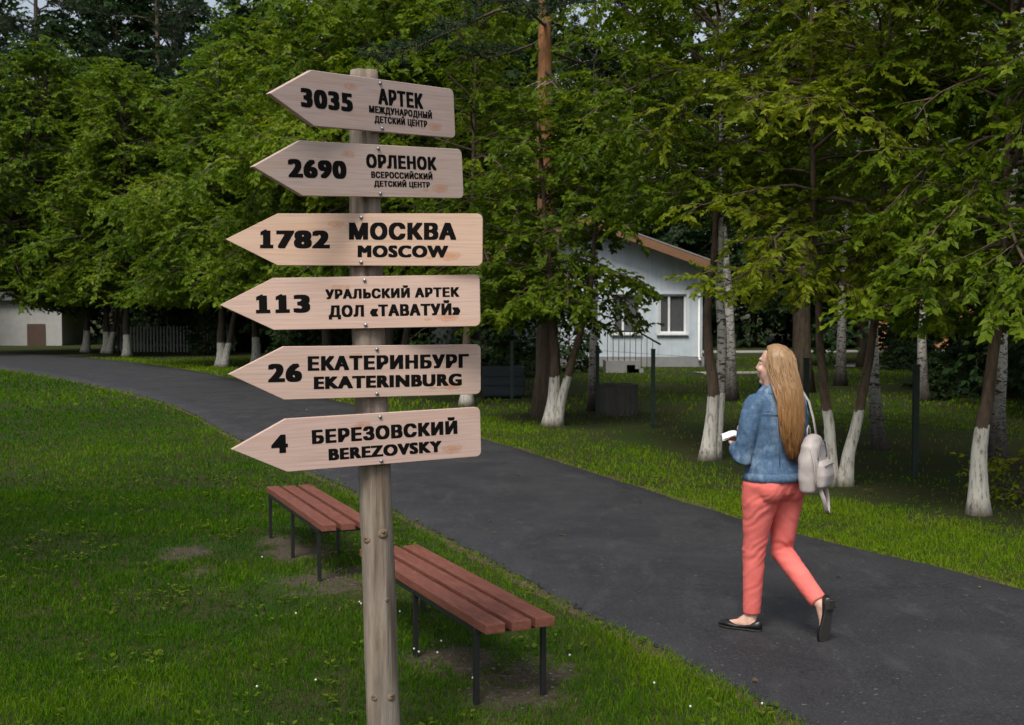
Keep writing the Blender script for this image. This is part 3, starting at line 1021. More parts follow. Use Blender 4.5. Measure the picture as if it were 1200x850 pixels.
# ------------------------------------------------------------------ buildings and fence
def build_house():
    t = NT('house_render')
    f = t.noise(t.coord(), 2.2, 6, .65)
    t.bump(t.noise(t.coord(), 60, 3), .15, .01)
    wc = t.ramp(f, [(.3, (.44, .50, .55)), (.7, (.54, .60, .64))])
    wz = t.n('SeparateXYZ'); t.l(t.coord(), wz.inputs[0])
    st = t.noise(t.coord((3, 3, .25)), 3, 5, .6)
    stain = t.math('MULTIPLY', t.ramp(st, [(.5, 0), (.7, 1)]), .35)
    wallm = t.fin(t.mix(stain, wc, (.27, .29, .29)), .85, .2)
    plinth = plain('plinth_render', (.24, .24, .24), .9, .15, var=.25, scale=4)
    brown = plain('roof_boards', (.19, .10, .055), .75, .2, var=.3, scale=6)
    roofm = plain('roof_sheet', (.20, .19, .18), .7, .3, var=.2, scale=3)
    white = plain('window_frame_white', (.72, .73, .72), .5, .4)
    g = NT('window_glass')
    glass = g.fin((.75, .8, .82), .03, .5)
    g.b.inputs['Transmission Weight'].default_value = .9
    g.b.inputs['IOR'].default_value = 1.1
    curtain = plain('curtain', (.62, .62, .56), .9, .1, var=.25, scale=5)
    Y = 40.0
    k = Y / FPX
    X0, X1 = -1.6, (823 - 600) * k            # gable wall from left to right corner
    eave = CAM_H + (367 - 309) * k
    ridgeX = (X0 + X1) / 2
    slope = .36
    ridge = eave + (X1 - ridgeX) * slope
    D = 11.0
    e = empty('house', ((X0 + X1) / 2, Y, 0))
    ox = (X0 + X1) / 2
    W = X1 - X0
    # windows as openings in the gable wall: wall built from strips around them
    wins = [((788 - 600) * k - ox, .92), ((734 - 600) * k - ox, .92)]
    wz0 = CAM_H + (367 - 391) * k; wz1 = CAM_H + (367 - 345) * k
    mb = MB()
    th = .3
    xs = [-W / 2] + sorted(sum([[c - w / 2, c + w / 2] for c, w in wins], [])) + [W / 2]
    for i in range(len(xs) - 1):
        a, b = xs[i], xs[i + 1]
        solid = i % 2 == 0
        spans = [(0.34, eave)] if solid else [(0.34, wz0), (wz1, eave)]
        for z0, z1 in spans:
            mb.box(((a + b) / 2, th / 2, (z0 + z1) / 2), (b - a, th, z1 - z0))
    # gable triangle
    mb.add([(-W / 2, 0, eave), (W / 2, 0, eave), (0, 0, ridge), (-W / 2, th, eave), (W / 2, th, eave), (0, th, ridge)], [(0, 1, 2), (3, 5, 4), (0, 2, 5, 3), (1, 4, 5, 2)])
    for sx in (-1, 1):
        mb.box((sx * (W / 2 - th / 2), D / 2 + th / 2, (eave + .34) / 2), (th, D - .01, eave - .34))
    mb.box((0, D + th / 2, (eave + .34) / 2), (W - .7, th, eave - .34))
    mb.build('wall', wallm, e)
    pl = MB(); pl.box((0, D / 2, .16), (W + .12, D + .12, .355)); pl.build('plinth', plinth, e)
    for c, w in wins:
        wf = MB()
        z0, z1 = wz0, wz1
        fr = .07
        wf.box((c, .1, z0 + fr / 2), (w, .08, fr)); wf.box((c, .1, z1 - fr / 2), (w, .08, fr))
        for x in (c - w / 2 + fr / 2, c + w / 2 - fr / 2, c - w * .12):
            wf.box((x, .1, (z0 + z1) / 2), (fr, .075, z1 - z0 - .005))
        fo = wf.build('window', white, e)
        p = MB(); p.box((c, .125, (z0 + z1) / 2), (w - .02, .012, z1 - z0 - .02)); p.build('pane', glass, fo)
        cu = MB()
        for q in range(7):
            cu.tube([(c + .02 + q * .045, .17, z0 + .05), (c + .02 + q * .045, .17, z1 - .05)], .026, 6)
        cu.build('curtain', curtain, fo)
        sl = MB(); sl.box((c, -.03, z0 - .03), (w + .14, .14, .05)); sl.build('sill', white, fo)
        cs = MB()
        for sx in (-1, 1): cs.box((c + sx * (w / 2 + .05), -.012, (z0 + z1) / 2), (.1, .03, z1 - z0))
        cs.box((c, -.012, z1 + .05), (w + .2, .03, .1)); cs.build('casing', plain('casing_grey', (.56, .60, .63), .8), fo)
    dp = MB(); dp.tube([(W / 2 - .12, -.06, eave - .25), (W / 2 - .12, -.06, .35), (W / 2 - .10, -.22, .22)], .045, 8)
    dp.build('drainpipe', white, e)
    ov = .55
    rf = MB()
    for sx in (-1, 1):
        a = Vector((sx * (W / 2 + ov), 0, eave - ov * slope)); b = Vector((0, 0, ridge))
        up = Vector((0, 0, 1))
        for y0, y1, dz, hh in ((-.8, D + .8, .10, .05),):
            V = [a + Vector((0, y0, dz)), b + Vector((0, y0, dz)), b + Vector((0, y1, dz)), a + Vector((0, y1, dz))]
            V2 = [v + Vector((0, 0, hh)) for v in V]
            rf.add(V + V2, [(0, 1, 2, 3), (4, 7, 6, 5), (0, 4, 5, 1), (1, 5, 6, 2), (2, 6, 7, 3), (3, 7, 4, 0)])
    ro = rf.build('roof', roofm, e)
    fa = MB()
    for sx in (-1, 1):
        a = Vector((sx * (W / 2 + ov), -.82, eave - ov * slope - .06)); b = Vector((0, -.82, ridge - .06))
        fa.bar(a, b, .03, .26, up=(0, 0, 1))
        for q in range(4):                     # soffit boards
            y = -.70 + q * .18
            fa.bar(Vector((a.x, y, a.z + .1)), Vector((b.x, y, b.z + .1)), .165, .025)
    fa.build('gable_boards', brown, ro)
    tag(e, 'pale blue rendered house with white windows and brown gable boards', 'house')
    # porch annex in the shade left of the house
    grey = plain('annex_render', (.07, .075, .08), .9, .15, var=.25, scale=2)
    turq = plain('turquoise_paint', (.06, .24, .26), .5, .4)
    e2 = empty('annex', (-.35, 36.5, 0))
    w = MB()
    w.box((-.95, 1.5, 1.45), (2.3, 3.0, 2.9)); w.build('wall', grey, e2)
    d = MB(); d.box((1.28, .15, 1.05), (.06, .9, 2.1)); d.box((.9, -.02, 2.2), (.9, .12, .1)); d.build('door_frame', turq, e2)
    r = MB(); r.box((-.5, 1.3, 3.0), (3.6, 3.8, .12)); r.build('roof', roofm, e2)
    tag(e2, 'dark grey flat-roofed annex with a turquoise door frame', 'annex')
    # entrance steps with rail
    st = empty('entrance_steps', at(706, 437) + Vector((.2, 0, 0)))
    s = MB()
    for q in range(3): s.box((.25 * q + .4, .5, .12 * (3 - q) / 2), (.252 if q else 1.0, 1.2, .12 * (3 - q)))
    s.build('step', plinth, st)
    rl = MB()
    rl.tube([(-.05, 0, 1.25), (.85, 0, 1.25), (1.55, 0, .85)], .028, 8)
    for q in range(9):
        x = -.05 + q * .17
        rl.tube([(x, 0, .1), (x, 0, 1.25 if x < .85 else 1.25 - (x - .85) * .57)], .011, 6)
    rl.build('railing', M['green_metal'], st)
    tag(st, 'low entrance steps with a dark green railing beside the house', 'steps')
    # concrete ring
    cr = MB()
    prof = []
    N = 40
    V, F = [], []
    rows = [(.34, 0), (.345, .06), (.33, .5), (.335, .54), (.27, .545), (.26, .3)]
    for r_, z in rows:
        for q in range(N):
            a = 2 * math.pi * q / N
            rr = r_ + (.008 if q % 2 else -.008) * (0 < z < .54)
            V.append((rr * math.cos(a), rr * math.sin(a), z))
    for i in range(len(rows) - 1):
        for q in range(N): F.append((i * N + q, i * N + (q + 1) % N, (i + 1) * N + (q + 1) % N, (i + 1) * N + q))
    F.append(tuple((len(rows) - 1) * N + q for q in range(N)))
    cr.add(V, F)
    o = cr.build('concrete_ring', plain('old_concrete', (.075, .07, .062), .95, .1, var=.35, scale=6), None, at(725, 486))
    tag(o, 'squat ribbed grey concrete ring standing between the two fence posts', 'concrete ring')
    # bluish crate in the shade
    mb = MB(); mb.box((0, 0, .35), (.9, .7, .62), None, .02)
    for q in range(3): mb.box((0, -.355, .14 + q * .2), (.84, .03, .12))
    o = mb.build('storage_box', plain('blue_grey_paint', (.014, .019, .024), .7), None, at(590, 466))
    tag(o, 'blue-grey storage box in the shade in front of the annex', 'box')


def build_far_buildings():
    wall = plain('shed_whitewash', (.36, .36, .34), .85, .15, var=.25, scale=3)
    wood = plain('shed_door_wood', (.085, .055, .042), .8, .2, var=.3, scale=8)
    roof = plain('shed_roof', (.16, .15, .15), .8)
    Y = 66.0; k = Y / FPX
    e = empty('shed', ((28 - 600) * k, Y, 0))
    m = MB(); m.box((0, 2, 1.25), (4.2, 4, 2.5)); m.build('wall', wall, e)
    m = MB(); m.box((.7, -.02, .6), (1.0, .08, 1.2)); m.build('door', wood, e)
    m = MB()
    m.add([(-2.9, -.4, 2.5), (2.9, -.4, 2.5), (2.9, 4.4, 2.9), (-2.9, 4.4, 2.9), (-2.9, -.4, 2.65), (2.9, -.4, 2.65), (2.9, 4.4, 3.05), (-2.9, 4.4, 3.05)],
          [(0, 3, 2, 1), (4, 5, 6, 7), (0, 1, 5, 4), (1, 2, 6, 5), (2, 3, 7, 6), (3, 0, 4, 7)])
    m.build('roof', roof, e)
    tag(e, 'white shed with a brown door at the far left bend', 'shed')
    # orange timber building on the right
    Y = 58.0; k = Y / FPX
    e = empty('timber_building', ((1085 - 600) * k, Y, 0))
    m = MB()
    for q in range(10): m.box((0, .1, .25 + q * .28), (5.0, .2, .27), None, .02)
    m.build('wall', plain('orange_timber', (.42, .20, .08), .8, .2, var=.25, scale=3), e)
    m = MB(); m.box((0, 2.0, 1.5), (4.9, 3.6, 3.0)); m.build('back_wall', wood, e)
    m = MB(); m.box((0, 1.6, 3.1), (5.8, 5, .15)); m.build('roof', roof, e)
    tag(e, 'orange-brown timber building glimpsed through the trees on the right', 'building')
    # pale picket fence at the back
    Y = 54.0; k = Y / FPX
    e = empty('picket_fence', ((200 - 600) * k, Y, 0))
    m = MB()
    for q in range(38): m.box((-2.7 + q * .15, 0, .62), (.07, .025, 1.15 + .02 * (q % 3)))
    m.build('pickets', plain('grey_pickets', (.16, .165, .17), .8), e)
    m = MB()
    for z in (.35, .95): m.box((.05, .04, z), (5.7, .05, .07))
    m.build('rail', M['bark'], e)
    for x in (-2.4, 0.1, 2.6):
        m = MB(); m.box((x, .09, .65), (.09, .09, 1.3)); m.build('post', M['bark'], e)
    tag(e, 'weathered grey picket fence behind the far whitewashed row', 'fence')


def build_fence():
    a, b = at(765, 502), at(1072, 560)
    e = empty('wire_fence', b)
    step = (a - b) / 3
    for i in range(-1, 7):
        p = step * i
        m = MB()
        m.box((p.x, p.y, .60), (.062, .062, 1.26), None, .006)
        m.box((p.x, p.y, 1.235), (.07, .07, .014))
        m.build('post', M['green_metal'], e)
    # welded wire between the posts
    m = MB()
    p0, p1 = step * -1, step * 6
    d = (p1 - p0).normalized()
    off = Vector((-d.y, d.x, 0)) * .036
    for z in (.08, .6, 1.16):
        m.tube([p0 + off + Vector((0, 0, z)), p1 + off + Vector((0, 0, z))], .0025, 4)
    m.build('wire', M['green_metal'], e)
    tag(e, 'wire fence of slim dark green posts between path trees and house', 'fence')


# ------------------------------------------------------------------ benches
def build_benches():
    t = NT('bench_paint')
    co = t.coord((6, 1, 6))
    f = t.noise(co, 8, 7, .7)
    w = t.noise(t.coord(), 3, 5)
    c = t.ramp(f, [(.3, (.115, .036, .024)), (.58, (.205, .071, .048)), (.8, (.27, .115, .085))])
    chips = t.ramp(t.noise(t.coord(), 38, 5, .7), [(.70, 0), (.74, 1)])
    c = t.mix(chips, c, (.40, .34, .29))
    c = t.mix(t.ramp(w, [(.4, 0), (.75, .35)]), c, (.19, .085, .065))
    t.bump(f, .3, .006)
    paint = t.fin(c, .5, .35)
    L, H = 1.9, .40

    def bench(loc, d, label):
        e = empty('park_bench', loc, math.atan2(d[1], d[0]) - math.pi / 2)
        rnd = random.Random(int(loc[1] * 100))
        for i, x in enumerate((-.130, 0, .130)):
            m = MB(); m.box((x, L / 2, H - .0225 + rnd.uniform(-.002, .002)), (.098, L + rnd.uniform(-.02, .02), .045), Matrix.Rotation(rnd.uniform(-.003, .003), 3, 'Z'), .006)
            m.build('seat_plank', paint, e)
        for y in (.12, L / 2, L - .12):
            m = MB(); m.box((0, y, H - .059), (.37, .03, .028), None, .003); m.build('crossbar', M['black_metal'], e)
            for x in (-.17, .17):
                m = MB(); m.box((x, y, (H - .0745) / 2 - .03), (.024, .024, H - .0745 + .06), None, .003); m.build('leg', M['black_metal'], e)
        for x in (-.17, .17):
            m = MB(); m.box((x, L / 2, H - .058), (.02, L - .30, .022)); m.build('side_rail', M['black_metal'], e)
        tag(e, label, 'bench', 'red-brown slatted benches beside the path')
    bench((.04, 5.39, 0), (-.41, .912), 'red-brown three-plank bench on black legs, right of the post, nearer')
    bench((-1.09, 7.91, 0), (-.384, .923), 'red-brown three-plank bench on black legs, partly hidden behind the post')


# ------------------------------------------------------------------ signpost
AX = lambda z: Vector((float(np.interp(z, [-.3, .189, 1.205, 1.956, 2.75], [-.50, -.5125, -.543, -.5735, -.577])), 4.70, z))
BOARDS = [  # height, yaw, roll, slide, texts (string, x0, x1, v0, v1)
    (2.596, .9167, .0603, -.060, '3035 АРТЕК', [('3035', -.355, -.093, -.0353, .0359), ('АРТЕК', .046, .305, .0042, .0653), ('МЕЖДУНАРОДНЫЙ', -.007, .356, -.031, -.0041), ('ДЕТСКИЙ ЦЕНТР', .02, .325, -.0666, -.0406)]),
    (2.3446, .7771, .0554, -.064, '2690 ОРЛЕНОК', [('2690', -.354, -.092, -.0343, .0355), ('ОРЛЕНОК', .003, .358, .0101, .0624), ('ВСЕРОССИЙСКИЙ', .024, .334, -.0279, -.003), ('ДЕТСКИЙ ЦЕНТР', .036, .319, -.0602, -.0377)]),
    (2.0824, -.0626, -.0056, -.032, '1782 МОСКВА', [('1782', -.352, -.09, -.0341, .0383), ('МОСКВА', -.016, .399, -.0005, .0648), ('MOSCOW', .018, .368, -.0677, -.0197)]),
    (1.8399, .0317, .0184, -.057, '113 УРАЛЬСКИЙ АРТЕК', [('113', -.35, -.154, -.0349, .0374), ('УРАЛЬСКИЙ АРТЕК', -.095, .42, .015, .0527), ('ДОЛ «ТАВАТУЙ»', -.084, .423, -.0548, -.0093)]),
    (1.5746, .4036, .0001, -.067, '26 ЕКАТЕРИНБУРГ', [('26', -.355, -.226, -.0332, .0394), ('ЕКАТЕРИНБУРГ', -.204, .448, .0069, .0621), ('EKATERINBURG', -.181, .418, -.0633, -.013)]),
    (1.3108, .4385, .0236, -.076, '4 БЕРЕЗОВСКИЙ', [('4', -.353, -.29, -.0272, .0453), ('БЕРЕЗОВСКИЙ', -.197, .398, -.0023, .0514), ('BEREZOVSKY', -.134, .329, -.0691, -.0221)]),
]


def glyph_mesh(txt):
    c = bpy.data.curves.new('t', 'FONT')
    c.body = txt; c.size = 1.0; c.space_character = 1.17; c.resolution_u = 4
    o = bpy.data.objects.new('t', c); COL.objects.link(o)
    dg = bpy.context.evaluated_depsgraph_get()
    me = bpy.data.meshes.new_from_object(o.evaluated_get(dg))
    V = np.array([v.co[:] for v in me.vertices]); F = [tuple(p.vertices) for p in me.polygons]
    bpy.data.objects.remove(o); bpy.data.curves.remove(c); bpy.data.meshes.remove(me)
    return V, F


def lettering(mb, txt, x0, x1, v0, v1, ysurf):
    """bold lettering fitted in the box; copies of the outline slightly shifted give the heavy stroke"""
    V, F = glyph_mesh(txt)
    # cap height from a plain capital, so Й and Д may stick out
    cap = .727
    bx, by = .072, .032
    xa, xb = V[:, 0].min() - bx, V[:, 0].max() + bx
    sx = (x1 - x0) / (xb - xa); sy = (v1 - v0) / (cap + 2 * by)
    n = 0
    for dy in (-1, 0, 1):
        for k in range(5):
            dx = (k - 2) / 2
            P = [((x0 + (x + dx * bx - xa) * sx), ysurf - .0006 - n * 2.5e-5, v0 + (y + dy * by + by) * sy) for x, y, _ in V]
            mb.add(P, F)
            n += 1
    # serif foot and flag on the figure 1
    x = 0.0
    for i, ch in enumerate(txt):
        if ch == '1':
            W, _ = glyph_mesh(txt[:i + 1])
            cx = x0 + (W[:, 0].max() - .05 - xa) * sx
            hw = .215 * sx
            yb = ysurf - .0006 - n * 2.5e-5
            mb.add([(cx - hw, yb, v0), (cx + hw, yb, v0), (cx + hw, yb, v0 + .15 * sy), (cx - hw, yb, v0 + .15 * sy)], [(0, 1, 2, 3)])
            mb.add([(cx - .20 * sx, yb, v1 - .25 * sy), (cx - .20 * sx, yb, v1 - .10 * sy), (cx - .05 * sx, yb, v1), (cx, yb, v1), (cx, yb, v1 - .18 * sy)], [(0, 4, 3, 2, 1)])


def build_signpost():
    e = empty('signpost', (0, 0, 0))
    base = AX(0)
    e.location = base
    inv = lambda p: Vector(p) - base
    # post
    t = NT('post_wood')
    co = t.coord((1, 1, .09))
    f = t.noise(co, 26, 8, .65, .3)
    g = t.noise(t.coord((1, 1, .25)), 5, 4)
    c = t.ramp(f, [(.30, (.075, .056, .040)), (.5, (.20, .155, .115)), (.70, (.34, .285, .23))])
    c = t.mix(t.ramp(g, [(.35, 0), (.65, .7)]), c, (.19, .175, .16))
    cr = t.ramp(t.noise(t.coord((1, 1, .035)), 17, 3, .5), [(.60, 0), (.64, .8)])
    c = t.mix(cr, c, (.09, .07, .05))
    warm = t.noise(t.coord((1, 1, .4)), 3.2, 3)  # random warmer brown patches in the wood
    c = t.mix(t.ramp(warm, [(.5, 0), (.7, .55)]), c, (.30, .215, .135))
    t.bump(f, 1.0, .012)
    wood = t.fin(c, .8, .2)
    V, F = [], []
    seg, n = 28, 70
    rnd = random.Random(4)
    for i in range(n + 1):
        z = -.25 + (2.742 + .25) * i / n
        p = inv(AX(z))
        r0 = float(np.interp(z, [-.25, .2, 1.2, 1.95, 2.74], [.072, .067, .063, .066, .054]))
        for k in range(seg):
            a = 2 * math.pi * k / seg
            q = Vector((math.cos(a), math.sin(a), z))
            r = r0 * (1 + .05 * mnoise.noise(Vector((q.x * .9, q.y * .9, z * 2.2))) + .018 * mnoise.noise(Vector((q.x * 4, q.y * 4, z * .8))))
            # drying check on the upper part
            ck = math.exp(-((a - 4.95) / .07) ** 2) * (.35 if z > 1.9 else .12 * (z > 1.0))
            V.append(p + Vector((q.x, q.y, 0)) * r * (1 - ck))
    for i in range(n):
        for k in range(seg):
            k2 = (k + 1) % seg
            F.append((i * seg + k, i * seg + k2, (i + 1) * seg + k2, (i + 1) * seg + k))
    top = len(V); V.append(inv(AX(2.748)))
    for k in range(seg): F.append((n * seg + k, n * seg + (k + 1) % seg, top))
    m = MB(); m.add(V, F, True); m.build('post', wood, e)
    # branch stubs
    kn = plain('knot_wood', (.17, .125, .085), .85, .15, var=.6, scale=90)
    for px, py, s in ((428, 633, 1), (448, 626, 1.1), (436, 822, .9), (457, 822, 1), (452, 706, .6)):
        x = (px - 600) / FPX * 4.64; z = CAM_H - (py - 367) / FPX * 4.64
        ax = AX(z); dx = x - ax.x
        dy = -math.sqrt(max(.0001, .066 ** 2 - dx * dx)) if abs(dx) < .065 else -.01
        d = Vector((dx, dy, .02)).normalized()
        m = MB(); p = inv(ax) + Vector((dx, dy, 0))
        m.tube([p - d * .02, p - d * .003, p + d * .001, p + d * .003, p + d * .0005], [.026 * s, .018 * s, .012 * s, .006 * s, .003 * s], 12)
        m.build('knot', kn, e)
    # boards
    black = plain('sign_black', (.0045, .004, .004), .8, .08, var=.2)
    bolt = plain('bolt_steel', (.35, .36, .38), .35, .5, 1.0)
    th, L, H, SH, CR = .022, 1.0, .2, .205, .022
    pal = [(.48, .36, .315), (.48, .365, .315), (.53, .365, .275), (.53, .375, .31), (.53, .38, .315), (.53, .375, .32)]  # top two greyer: shading from their angle is put into the colour
    for bi, (zc, yaw, roll, sl, what, texts) in enumerate(BOARDS):
        t = NT('board_wood')
        base_c = pal[bi]
        co = t.coord((.7, 1, 26), (bi * 3.1, 0, bi * 1.7))
        f = t.noise(co, 5.5, 7, .6, .4)
        f2 = t.noise(t.coord((1.2, 1, 9), (bi, 0, bi)), 2.4, 4, .5, .5)
        c = t.ramp(f, [(.3, [x * .80 for x in base_c]), (.52, base_c), (.75, [min(.8, x * 1.10) for x in base_c])])
        c = t.mix(t.ramp(f2, [(.5, 0), (.75, .35)]), c, (base_c[0] * .95, base_c[1] * .78, base_c[2] * .62))
        xyz = t.n('SeparateXYZ'); t.l(t.coord(), xyz.inputs[0])
        for kx, kz, kr in ((.375, -.062, .035), (-.10 + .02 * bi, .058, .030), (.30, -.07, .012)):
            dx = t.math('DIVIDE', t.math('SUBTRACT', xyz.outputs[0], kx), kr * 1.5); dz = t.math('DIVIDE', t.math('SUBTRACT', xyz.outputs[2], kz), kr * .55)
            d = t.math('SQRT', t.math('ADD', t.math('MULTIPLY', dx, dx), t.math('MULTIPLY', dz, dz)))
            d = t.math('ADD', d, t.math('MULTIPLY', t.math('SUBTRACT', t.noise(t.coord(), 45, 4), .5), 1.6))
            ringf = t.ramp(d, [(.25, .65), (.45, .2), (.6, .6), (.95, 0)])
            c = t.mix(ringf, c, (.42, .19, .09))
        t.bump(f, .12, .002)
        wm = t.fin(c, .55, .3)
        a = AX(zc)
        nrm_ = Vector((math.sin(yaw), -math.cos(yaw), 0)); dd = Vector((math.cos(yaw), math.sin(yaw), 0))
        ctr = a + nrm_ * .078 + dd * sl
        out = [(-L / 2, 0), (-L / 2 + SH, -H / 2)]
        for cx, cz, a0 in ((L / 2 - CR, -H / 2 + CR, -90), (L / 2 - CR, H / 2 - CR, 0)):
            for q in range(7):
                an = R(a0 + 15 * q); out.append((cx + CR * math.cos(an), cz + CR * math.sin(an)))
        out.append((-L / 2 + SH, H / 2))
        bm = bmesh.new()
        vs = [bm.verts.new((x, -th / 2, z)) for x, z in out]
        fc = bm.faces.new(vs)
        ex = bmesh.ops.extrude_face_region(bm, geom=[fc])
        bmesh.ops.translate(bm, vec=(0, th, 0), verts=[v for v in ex['geom'] if isinstance(v, bmesh.types.BMVert)])
        bmesh.ops.recalc_face_normals(bm, faces=bm.faces)
        bmesh.ops.bevel(bm, geom=[x for x in bm.edges if len(x.link_faces) == 2 and x.calc_face_angle(0) > 1.2], offset=.0016, segments=1, affect='EDGES')
        me = bpy.data.meshes.new('sign_board'); bm.to_mesh(me); bm.free()
        o = link('sign_board', me, wm, e)
        o.location = inv(ctr)
        o.rotation_euler = (Matrix.Rotation(yaw, 3, 'Z') @ Matrix.Rotation(-roll, 3, 'Y')).to_euler()
        o['label'] = 'pale wooden arrow board pointing left reading ' + what
        lm = MB(); lettering(lm, *texts[0], -th / 2); lm.build('distance_figures', black, o)
        for tx in texts[1:]:
            lm = MB(); lettering(lm, *tx, -th / 2); lm.build('place_name', black, o)
        for v in (.085, -.087):
            m = MB(); m.tube([(-sl, -th / 2 - .006, v), (-sl, -th / 2 + .002, v)], [.0068, .0068], 10); m.ball((-sl, -th / 2 - .005, v), (.007, .003, .007), u=10, v=6)
            m.build('bolt', bolt, o)
    tag(e, 'rough wooden signpost with six left-pointing arrow distance boards', 'signpost')


# ------------------------------------------------------------------ the walking woman
WOMAN_LOC = Vector((1.432, 6.50, .047))
WOMAN_YAW = R(30)
WS = .972


def capsule(mb, pts, rad, seg=14, flat=1.0, up=None):
    mb.tube(pts, rad, seg, True, flat, up)
    for p, r in ((pts[0], rad[0]), (pts[-1], rad[-1])):
        rr = r if not hasattr(r, '__len__') else min(r)
        mb.ball(p, rr * .985, u=12, v=8)


def build_woman():
    skin_t = NT('skin')
    f = skin_t.noise(skin_t.coord(), 30, 3)
    skin = skin_t.fin(skin_t.ramp(f, [(.3, (.56, .33, .25)), (.7, (.63, .39, .30))]), .5, .4)
    skin_t.b.inputs['Subsurface Weight'].default_value = .1
    skin_t.b.inputs['Subsurface Radius'].default_value = (.01, .004, .002)
    # key joints, local: +y ahead, +x to her right
    hipL, kneeL, ankL = Vector((-.092, .0, .84)), Vector((-.084, .065, .465)), Vector((-.066, .10, .085))
    hipR, kneeR, ankR = Vector((.092, .0, .84)), Vector((.098, .035, .445)), Vector((.105, -.265, .205))
    shL, elL, wrL = Vector((-.150, .0, 1.305)), Vector((-.205, .03, .995)), Vector((-.10, .205, 1.03))
    shR, elR, wrR = Vector((.172, .0, 1.305)), Vector((.205, .02, 1.05)), Vector((.06, .20, 1.09))
    HY = R(26)
    hd = Vector((.004, .012, 1.505))
    HR = Matrix.Rotation(HY, 3, 'Z') @ Matrix.Rotation(R(4), 3, 'X')     # head turned further left

    b = MB()
    b.rings([(0, 0, .80, .12, .09), (0, 0, .86, .155, .11), (0, 0, .93, .15, .105), (0, 0, 1.04, .125, .09), (0, 0, 1.15, .14, .095), (0, 0, 1.25, .14, .09), (0, 0, 1.32, .115, .065), (0, .0, 1.37, .055, .048)], 24)
    capsule(b, [(0, 0, 1.33), (0, .012, 1.40), (0, .02, 1.46)], [.056, .050, .050])
    for h_, k_, a_ in ((hipL, kneeL, ankL), (hipR, kneeR, ankR)):
        capsule(b, [h_, h_.lerp(k_, .5), k_, k_.lerp(a_, .35), a_], [.07, .062, .05, .047, .034])
    for s_, e_, w_ in ((shL, elL, wrL), (shR, elR, wrR)):
        capsule(b, [s_ + Vector((-s_.x * .2, 0, -.012)), s_.lerp(e_, .5), e_, e_.lerp(w_, .5), w_], [.036, .034, .032, .030, .024])
    # feet
    fdL = (Matrix.Rotation(R(28), 3, 'Z') @ Vector((0, 1, 0)))
    heelL = Vector((ankL.x, ankL.y - .035, .016)); toeL = heelL + fdL * .225; upL = Vector((0, 0, 1))
    heelR = ankR + Vector((.004, -.062, .015)); toeR = Vector((.100, -.282, -.022)); upR = Vector((0, 1, .25)).normalized()
    for h_, t_, u_, a_ in ((heelL, toeL, upL, ankL), (heelR, toeR, upR, ankR)):
        capsule(b, [h_ + u_ * .018 + (t_ - h_) * .06, h_.lerp(t_, .4) + u_ * .02, h_.lerp(t_, .68) + u_ * .010, h_.lerp(t_, .86) + u_ * .006], [.024, .026, .019, .010])
        capsule(b, [a_, h_.lerp(t_, .16) + u_ * .026], [.033, .028])
        capsule(b, [a_, h_.lerp(t_, .42) + u_ * .024], [.030, .023])
    # head
    def H(x, y, z): return hd + HR @ Vector((x, y, z))
    b.ball(H(0, -.012, .03), (.071, .090, .086), HR)
    b.ball(H(0, .022, -.035), (.054, .062, .072), HR)
    b.ball(H(0, .058, -.092), (.024, .022, .02), HR)                         # chin
    b.tube([H(0, .084, .022), H(0, .092, .0), H(0, .102, -.020), H(0, .088, -.031)], [.006, .008, .0095, .007], 8)
    b.ball(H(0, .080, -.055), (.020, .010, .007), HR); b.ball(H(0, .078, -.067), (.018, .010, .007), HR)
    b.ball(H(0, .070, .034), (.046, .014, .012), HR)
    for sx in (-1, 1):
        b.ball(H(sx * .036, .064, -.022), (.022, .02, .022), HR)             # cheeks
        b.ball(H(sx * .072, -.008, -.01), (.010, .018, .030), HR)            # ears
    # hands
    def hand(w, dirv, palm_n, mirror):
        d = dirv.normalized(); n_ = (palm_n - d * palm_n.dot(d)).normalized(); s_ = d.cross(n_) * mirror
        pc = w + d * .045
        capsule(b, [w, w + d * .03, w + d * .078], [(.021, .017), (.030, .014), (.034, .012)], 12, up=s_)
        for q, (o_, L_) in enumerate(((.027, .066), (.009, .074), (-.009, .070), (-.026, .054))):
            p0 = w + d * .076 + s_ * o_
            p1 = p0 + d * L_ * .42 + n_ * .006
            p2 = p1 + d * L_ * .22 + n_ * L_ * .30
            p3 = p2 - d * L_ * .05 + n_ * L_ * .32
            capsule(b, [p0 - d * .012, p1, p2, p3], [.0085, .008, .0075, .0062], 8)
        t0 = w + d * .022 + s_ * .026
        capsule(b, [t0, t0 + s_ * .024 + d * .022 + n_ * .012, t0 + s_ * .020 + d * .048 + n_ * .032], [.0115, .010, .0075], 8)
        return w + d * .10 + n_ * .026
    gripL = hand(wrL, Vector((.35, .75, .25)), Vector((.45, -.1, .9)), 1)
    hand(wrR, Vector((-.25, .85, .15)), Vector((-.5, -.1, .8)), -1)
    me = remesh(b, .0062, 3, .5)
    w = link('person', me, skin)
    w.location = WOMAN_LOC
    w.scale = (WS, WS, WS)
    w.rotation_euler = (0, 0, WOMAN_YAW)
    tag(w, 'woman walking away in blue denim jacket and coral trousers holding white paper', 'person')

    # eyes
    ew = plain('eye_white', (.42, .38, .35), .5); ei = plain('iris', (.05, .07, .08), .2)
    for sx in (-1, 1):
        m = MB(); m.ball(H(sx * .030, .0625, .010), .0105); eo = m.build('eye', ew, w)
        m = MB(); m.ball(H(sx * .030, .0705, .010), (.0060, .0036, .0060), HR, u=10, v=6); m.build('iris', ei, eo)
    m = MB(); m.ball(H(0, .0865, -.061), (.017, .0045, .006), HR); m.build('lips', plain('lips', (.45, .16, .14), .4), w)

    # trousers
    t = NT('coral_cotton')
    f = t.noise(t.coord(), 9, 5)
